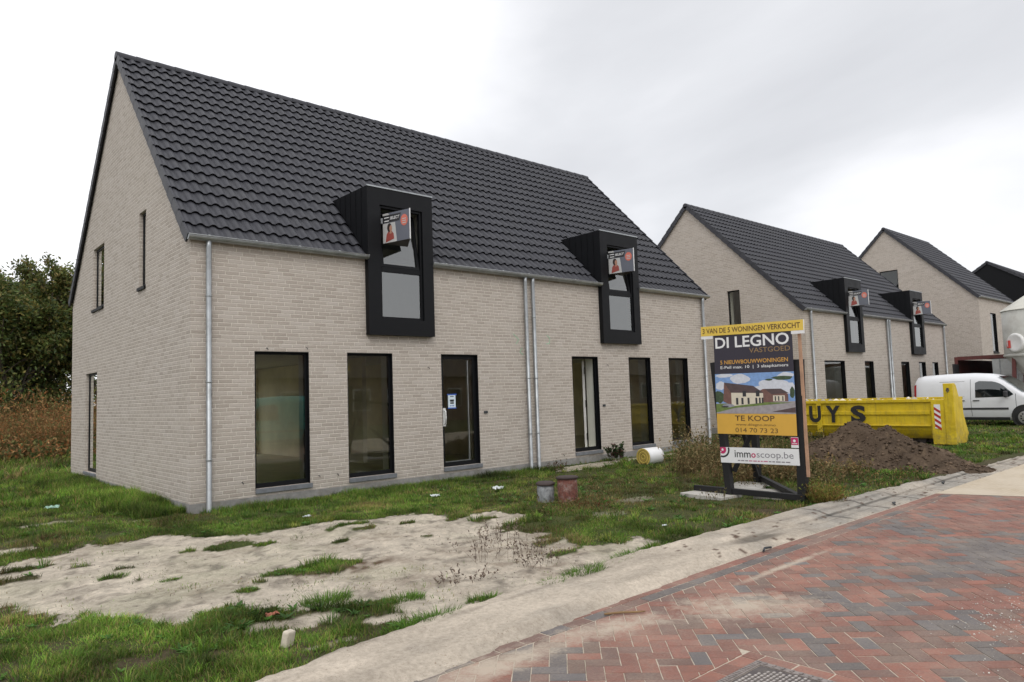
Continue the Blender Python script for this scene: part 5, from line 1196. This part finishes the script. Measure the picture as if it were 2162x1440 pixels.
# ------------------------------------------------------------------ small things on the ground
rg = simple('weathered_grey', (.27, .28, .29), .7, .4, 22, bump=.004, dirt=((.05, .045, .045), .95)); rr = simple('rusty_red', (.16, .058, .042), .8, .5, 26, bump=.004, dirt=((.36, .31, .28), .9))
def drum(loc, r, h, mat, label, tilt):
    t = thing('capped_stump', label, 'pipe stump', loc); t.rotation_euler = tilt
    mb = MB(); mb.lathe([(r * .9, -.12), (r * .92, 0), (r, h * .35), (r * 1.02, h * .8), (r * .98, h)], 28); mb.build('barrel', mat, t)
    mb = MB(); mb.lathe([(r * 1.0, h), (r * 1.14, h + .005), (r * 1.14, h + .03), (r * .9, h + .045), (.001, h + .05)], 28); mb.build('cap', simple('dark_cap_' + mat.name, (.05, .035, .032), .8, .3, 20), t)
drum((3.84, -3.78, -.06), .125, .31, rg, 'grey and black weathered stump with a dark cap, left of its rusty red twin', (.03, -.03, 0))
drum((3.98, -4.10, -.06), .145, .40, rr, 'rusty red stump with a dark cap standing in the grass', (-.03, .02, 0))
t = thing('insulation_roll', 'white roll with yellow ringed end lying on the ground under the windows', 'roll', (9.30, -1.52, .13), math.radians(-2))
mb = MB(); mb.lathe([(.19, -.22), (.195, -.18), (.195, .24), (.185, .27)], 32, (0, 0, 0), 'x'); mb.build('sleeve', wht, t)
mb = MB()
for i, r in enumerate((.178, .150, .118, .085, .05)): mb.lathe([(r + .013, -.222), (r + .013, -.228), (r - .014, -.230), (r - .014, -.222)], 32, (0, 0, 0), 'x', m=i % 2)
mb.build('ringed_end', [simple('foam_yellow', (.58, .44, .10), .8, .1), simple('foam_ochre', (.36, .26, .06), .8, .1)], t)
def stone(name, loc, s, mat, label, cat, rot=(0, 0, 0), seed=1):
    mb = MB(); mb.box(-.5, .5, -.5, .5, -.5, .5); o = mb.build(name, mat); o.scale = s; o.location = loc; o.rotation_euler = rot
    m_ = o.modifiers.new('b', 'BEVEL'); m_.width = .16; m_.segments = 3; tag(o, label, cat); return o
stone('paving_brick', (-1.56, -6.86, .035), (.085, .05, .115), simple('pale_block', (.55, .49, .40), .85, .15, 20, bump=.003), 'small pale stone block upright in the grass by the kerb', 'stone block', (.15, .1, .5))
def rag(loc, r, label, seed, mat):
    q = np.random.default_rng(seed); n = 9; V_ = []; 
    for i in range(n):
        for j in range(n):
            V_.append(((i / (n - 1) - .5) * r * 2 * q.uniform(.8, 1.1), (j / (n - 1) - .5) * r * 1.3 * q.uniform(.8, 1.1), q.random() * r * .55))
    mb = MB(); mb.v = V_
    for i in range(n - 1):
        for j in range(n - 1): mb.f.append((i * n + j, (i + 1) * n + j, (i + 1) * n + j + 1, i * n + j + 1)); mb.m.append(0); mb.sm.append(False)
    o = mb.build('litter_scrap', mat); o.location = loc; tag(o, label, 'litter')
foil = simple('plastic_film', (.62, .66, .66), .4, .1, 20)
rag((4.25, -2.2, .02), .10, 'crumpled white plastic film in the grass in front of the glazed door', 1, foil)
rag((3.1, -2.0, .02), .07, 'smaller scrap of white plastic under the second window', 2, foil)
rag((.85, -2.15, .02), .05, 'tiny white scrap in the grass below the first window', 3, foil)
rag((-1.55, 1.5, .10), .09, 'pale green crushed plastic in the grass beside the gable', 4, simple('green_film', (.30, .48, .38), .4, .1))
rag((-1.38, -6.2, .015), .05, 'broken red brick fragment in the verge', 5, simple('red_fragment', (.38, .14, .09), .8, .2, 30))
rag((3.25, -6.35, .02), .03, 'white crumb of paper in the grass near the signboard', 6, foil)
mb = MB(); mb.tube([(0, 0, 0), (.12, .006, .002), (.24, -.004, .001), (.30, .004, 0)], .008, 6, rs=[.008, .009, .007, .005]); o = mb.build('twig', simple('twig_brown', (.24, .15, .07), .8, .2)); o.location = (.28, -8.0, .014); o.rotation_euler = (0, 0, -.62); tag(o, 'brown twig lying on the brick road near its edge', 'twig')
for i, (a, b, r) in enumerate([(2.75, -7.86, 0.2), (6.2, -7.78, .4), (8.6, -7.6, .3)]):
    mb = MB(); mb.tube([(0, 0, .01), (.1, .02, .018), (.2, -.01, .01)], .011, 6); o = mb.build('twig', M['ink']); o.location = (a, b, .012); o.rotation_euler = (0, 0, r)
    tag(o, ('dark stick on the kerb opposite the signboard', 'dark leaf litter twig on the gutter beyond the signboard', 'dark twig on the kerb by the soil heap')[i], 'twig')

# ------------------------------------------------------------------ plants
def sprig(n, r, h, cols, leaf=.05, leafn=6, w=.006, lean=.35, leafw=.35, seed=0, spread=1.0):
    """stems with leaves, local coordinates; returns merged arrays"""
    P = []; a = rng.uniform(0, 2 * PI, n); rad = r * np.sqrt(rng.random(n)); p = np.stack([rad * np.cos(a) * spread, rad * np.sin(a), np.zeros(n)], 1)
    L = h * rng.uniform(.55, 1.1, n); ln = rng.uniform(0, lean, n); an = a + rng.normal(0, .7, n); bd = rng.uniform(.0, .35, n)
    cols = np.array(cols); c = cols[rng.integers(0, len(cols), n)] * rng.uniform(.7, 1.25, (n, 1))
    P.append(blades(p, an, L, np.full(n, w), ln, bd, c * .9, wm=.8))
    d = np.stack([np.cos(an), np.sin(an), np.zeros(n)], 1); up = np.array([0, 0, 1.0])
    for k in range(leafn):
        t = rng.uniform(.25, 1.0, n); q = p + (up * np.cos(ln)[:, None] + d * np.sin(ln)[:, None]) * (L * np.minimum(t, .55))[:, None]
        l2 = ln + bd; q = q + (up * np.cos(l2)[:, None] + d * np.sin(l2)[:, None]) * (L * np.clip(t - .55, 0, 1))[:, None]
        P.append(blades(q, rng.uniform(0, 2 * PI, n), leaf * rng.uniform(.5, 1.3, n), leaf * leafw * rng.uniform(.6, 1.2, n), rng.uniform(.3, 1.4, n), rng.uniform(-.2, .8, n), cols[rng.integers(0, len(cols), n)] * rng.uniform(.6, 1.3, (n, 1)), wm=1.7))
    return merge(P)
def plant(name, loc, label, cat, mat='leaf', group=None, kind=None, **k):
    V, Fc, Cc = sprig(**k); o = npmesh(name, V, Fc, M[mat], Cc); o.location = loc; tag(o, label, cat, group, kind); return o
DRY = [(.26, .19, .09), (.21, .14, .07), (.31, .25, .12), (.16, .14, .06)]; BR = [(.38, .17, .065), (.40, .25, .11), (.24, .13, .06), (.20, .19, .07)]
plant('tall_weed', (9.45, -.45, -.04), 'dark green weed growing by the open doorway beside the white roll', 'weed', n=34, r=.16, h=.42, cols=[(.04, .075, .03), (.06, .09, .035), (.10, .05, .04)], leaf=.10, leafn=8)
plant('tall_weed', (6.95, -.9, -.04), 'thin reddish weed by the pair of downpipes', 'weed', mat='dry', n=22, r=.2, h=.28, cols=[(.14, .08, .05), (.09, .09, .04)], leaf=.05, leafn=6)
dead = [(.9, -5.9, .32), (1.25, -6.1, .24), (1.05, -6.5, .20), (1.55, -5.35, .26), (.25, -6.45, .14)]
dl = ['leaning grey-brown dead weed on the sand, tallest of its patch', 'dead brown weed with dark seed head on the sand', 'low dead weed on the sand close to the kerb', 'dead pale weed at the far edge of the sand by the grass', 'flattened dead weed on the sand near the verge']
for (a, b, h_), lb in zip(dead, dl): plant('dead_weed', (a, b, -.02), lb, 'dead weed', mat='dry', n=26, r=.13, h=h_, cols=[(.20, .155, .12), (.14, .10, .085), (.26, .21, .16)], leaf=.028, leafn=7, w=.0032, lean=.9, spread=2.0)
plant('grass_tussock', (5.9, -7.02, -.02), 'yellow-brown grass tussock at the kerb right of the signboard', 'tussock', mat='dry', n=420, r=.17, h=.34, cols=[(.28, .22, .06), (.22, .13, .05), (.13, .15, .03)], leaf=.05, leafn=1, lean=.9, w=.006)
# undergrowth about the signboard
P = []
def under(n, x0, x1, y0, y1, h, cols, **k):
    for i in range(n):
        a, b = rng.uniform(x0, x1), rng.uniform(y0, y1)
        if 7.5 < a < 14 and b > -2.9 - (a - 8.2) * .05 and (b + 11.49) / (a + 3.64) > .70: continue
        V, Fc, Cc = sprig(n=int(k.get('sn', 14)), r=.22, h=h * rng.uniform(.6, 1.2), cols=cols, leaf=k.get('leaf', .06), leafn=k.get('leafn', 6), lean=.5, w=.007)
        V = V + np.array([a, b, -.04]); P.append((V, Fc[0], Fc[1], Cc))
GRN = [(.07, .10, .03), (.11, .12, .045), (.16, .13, .055)]
under(55, 8.2, 10.6, -3.6, -1.9, .62, DRY + GRN[:2]); under(30, 7.8, 10.2, -4.3, -2.8, .55, DRY); under(16, 6.9, 8.4, -5.8, -4.3, .5, DRY + [(.30, .20, .10)])
under(22, 7.5, 9.3, -6.2, -4.6, .36, DRY + GRN); under(26, 10.5, 14.5, -3.4, -1.2, .5, GRN + DRY); under(22, 11.5, 15.8, -4.4, -1.5, .42, GRN)
under(9, 10.2, 11.0, -2.0, -1.5, .95, DRY, leafn=7, sn=9)
under(20, 7.6, 10.2, -6.9, -6.1, .15, GRN + [(.10, .17, .04), (.12, .20, .04)] + BR[1:2], leaf=.04); under(16, 8.6, 9.7, -6.2, -4.8, .30, DRY + BR[1:2])
under(30, 2.9, 7.6, -5.6, -2.6, .17, DRY + GRN, leaf=.03)
under(14, 3.55, 4.25, -4.75, -4.25, .16, [(.22, .09, .05), (.14, .15, .05), (.20, .17, .07)], leaf=.03)
V, Fc, Cc = merge(P); o = npmesh('undergrowth', V, Fc, M['dry'], Cc); tag(o, 'brown and green weeds growing round the signboard', 'undergrowth', kind='stuff')
# dry bracken before the trees
P = []
under(520, -9, 9, 17.5, 25, 1.9, BR + [(.24, .13, .06), (.14, .14, .05)], sn=30, leaf=.09, leafn=4); under(300, -10, 10, 24, 28, 2.5, BR + [(.10, .11, .04)], sn=24, leaf=.13, leafn=8)
under(160, -9, 8, 14.5, 18.5, .8, GRN + BR, sn=12, leaf=.14, leafn=6)
V, Fc, Cc = merge(P); o = npmesh('undergrowth', V, Fc, M['dry'], Cc); tag(o, 'rust brown bracken growing below the trees', 'undergrowth', kind='stuff')

def leaves(n, cen, rad, size, cols):
    """leaf quads through the volume of an ellipsoid set"""
    k = rng.integers(0, len(cen), n); d = rng.normal(0, 1, (n, 3)); d /= np.linalg.norm(d, axis=1)[:, None]; r = rng.random(n) ** .45
    p = cen[k] + d * (rad[k][:, None] * r[:, None]) * np.array([1, 1, .85]); p += rng.normal(0, .09, (n, 3))
    u = rng.normal(0, 1, (n, 3)); u /= np.linalg.norm(u, axis=1)[:, None]; w = rng.normal(0, 1, (n, 3)); w -= (w * u).sum(1)[:, None] * u; w /= np.linalg.norm(w, axis=1)[:, None]
    s = size * rng.uniform(.5, 1.25, n)[:, None]
    v = np.stack([p - u * s, p + w * s * .42, p + u * s, p - w * s * .42], 1).reshape(-1, 3)
    q = (np.arange(n) * 4)[:, None] + np.arange(4)
    cc = cols[rng.integers(0, len(cols), n)] * rng.uniform(.65, 1.35, (n, 1)) * rng.uniform(.7, 1.3, len(cen))[k][:, None]
    return v, q, np.repeat(cc, 4, 0)
def tree(loc, H, Rr, label, n=26000, seed=0, size=.10, cols=None, sparse=False):
    t = thing('broadleaf_tree', label, 'tree', loc, group='trees beyond the bracken'); r = random.Random(seed)
    mb = MB(); tips = []
    def limb(p, d, L, rad, lv):
        pts = [p]; q = Vector(p); dd = Vector(d)
        for i in range(4): dd = (dd + Vector((r.uniform(-.22, .22), r.uniform(-.22, .22), r.uniform(-.04, .16)))).normalized(); q = q + dd * L / 4; pts.append(tuple(q))
        mb.tube(pts, rad, 6, rs=[rad * (1 - .17 * i) for i in range(5)]); 
        if lv >= 2: tips.extend(pts[2:])
        if lv < 3:
            for k in range(3 if lv else 6):
                st_ = pts[r.choice([2, 3, 4])]; nd = (dd + Vector((r.uniform(-1, 1), r.uniform(-1, 1), r.uniform(-.25, .7)))).normalized(); limb(st_, nd, L * r.uniform(.55, .75), rad * .5, lv + 1)
    for s in range(3): limb((r.uniform(-.3, .3), r.uniform(-.3, .3), -.2), (r.uniform(-.35, .35), r.uniform(-.35, .35), 1), H * .42, .13, 0)
    mb.build('trunk', M['bark'], t)
    tp = np.array(tips); sx = Rr / max(1e-3, np.abs(tp[:, :2]).max()) ; tp[:, :2] *= min(1.3, max(.8, sx)); tp[:, 2] *= H / tp[:, 2].max() * .96
    ex = []
    for i in range(46): a = r.uniform(0, 6.28); rr_ = Rr * math.sqrt(r.random()); ex.append((rr_ * math.cos(a), rr_ * math.sin(a), r.uniform(.3, 2.6)))
    for i in range(60): a = r.uniform(0, 6.28); rr_ = Rr * math.sqrt(r.random()) * .9; ex.append((rr_ * math.cos(a), rr_ * math.sin(a), r.uniform(.03, .72) * H))
    cen = np.concatenate([tp, np.array(ex)]); rad = np.concatenate([rng.uniform(.25, .6, len(tp)), rng.uniform(.6, 1.15, len(ex))])
    v, q, c = leaves(n, cen, rad, size, np.array(cols)); npmesh('crown', v, [q], M['leaf'], c, parent=t); return t
DG = [(.085, .125, .032), (.115, .15, .038), (.15, .16, .042), (.055, .085, .026), (.19, .16, .045)]
LG = [(.13, .16, .05), (.18, .19, .05), (.21, .16, .055), (.09, .12, .04)]
for i, (a, b, H_, R_2, cs, lb) in enumerate([(-2.2, 31, 9.0, 3.0, DG, 'dark green tree at the left picture edge behind the bracken'), (1.2, 29.5, 8.9, 3.0, DG, 'dense dark tree in the middle of the gap beside the gable'), (4.6, 31, 9.6, 2.8, LG, 'tree with thin upright twigs closest to the gable wall'), (7.8, 33, 8.6, 3.2, DG, 'dark tree mostly hidden behind the large house'), (-6.6, 33, 13.5, 4.0, LG, 'tallest lighter green tree left of the others, reflected in the gable window'), (2.8, 36, 8.0, 3.2, DG, 'dark tree in the second row, filling the gaps'), (-1.0, 37, 8.3, 3.2, DG, 'dark tree farthest back, behind the front row')]): tree((a, b, -.1), H_, R_2, lb, 62000 if i < 4 else 40000, 11 + i, .115, cs)

# ------------------------------------------------------------------ across the road (seen in the window reflections)
m = NT('red_brick'); a = m.n('ShaderNodeTexBrick'); sp = m.n('ShaderNodeSeparateXYZ'); m.l(m.pos(), sp.inputs[0]); cb = m.n('ShaderNodeCombineXYZ'); m.l(m.math('ADD', sp.outputs[0], sp.outputs[1]), cb.inputs[0]); m.l(sp.outputs[2], cb.inputs[1]); m.l(cb.outputs[0], a.inputs[0])
a.inputs['Scale'].default_value = 4.6; a.inputs['Color1'].default_value = rgb((.16, .08, .06)); a.inputs['Color2'].default_value = rgb((.22, .12, .09)); a.inputs['Mortar'].default_value = rgb((.25, .22, .18)); m.set(a.outputs[0], .9); M['redbrick'] = m.mat
def opposite(x, L, label, y=-31):
    h = thing('terraced_house', label, 'house', (x, y, 0)); Wd_ = 9; He_, R2 = 3.2, 6.6
    mb = MB(); mb.box(0, L, -Wd_, 0, -.2, He_)
    for xx in (0, L): mb.face([(xx, 0, He_), (xx, -Wd_, He_), (xx, -Wd_ / 2, R2)])
    mb.build('wall', M['redbrick'], h)
    mb = MB(); mb.face([(-.2, .3, He_ - .1), (L + .2, .3, He_ - .1), (L + .2, -Wd_ / 2, R2 + .1), (-.2, -Wd_ / 2, R2 + .1)]); mb.face([(-.2, -Wd_ - .3, He_ - .1), (L + .2, -Wd_ - .3, He_ - .1), (L + .2, -Wd_ / 2, R2 + .1), (-.2, -Wd_ / 2, R2 + .1)]); mb.build('roof', simple('brown_tile', (.10, .07, .06), .7, .3, 4), h)
    for xx in np.arange(1.2, L - 1.5, 2.6): mb = MB(); mb.box(xx, xx + 1.3, .002, .05, .9, 2.3); o = mb.build('window', M['white'], h); mb = MB(); mb.box(xx + .08, xx + 1.22, .051, .06, .98, 2.22); mb.build('pane', pk['black'], o)
opposite(-14, 14, 'red brick house across the road with brown roof, beyond the left end of the row'); opposite(1, 16, 'red brick house across the road with brown roof, reflected in the first window'); opposite(19, 12, 'red brick house across the road, reflected in the windows right of the glazed door'); opposite(34, 34, 'red brick house far across the road, reflected in the far windows')
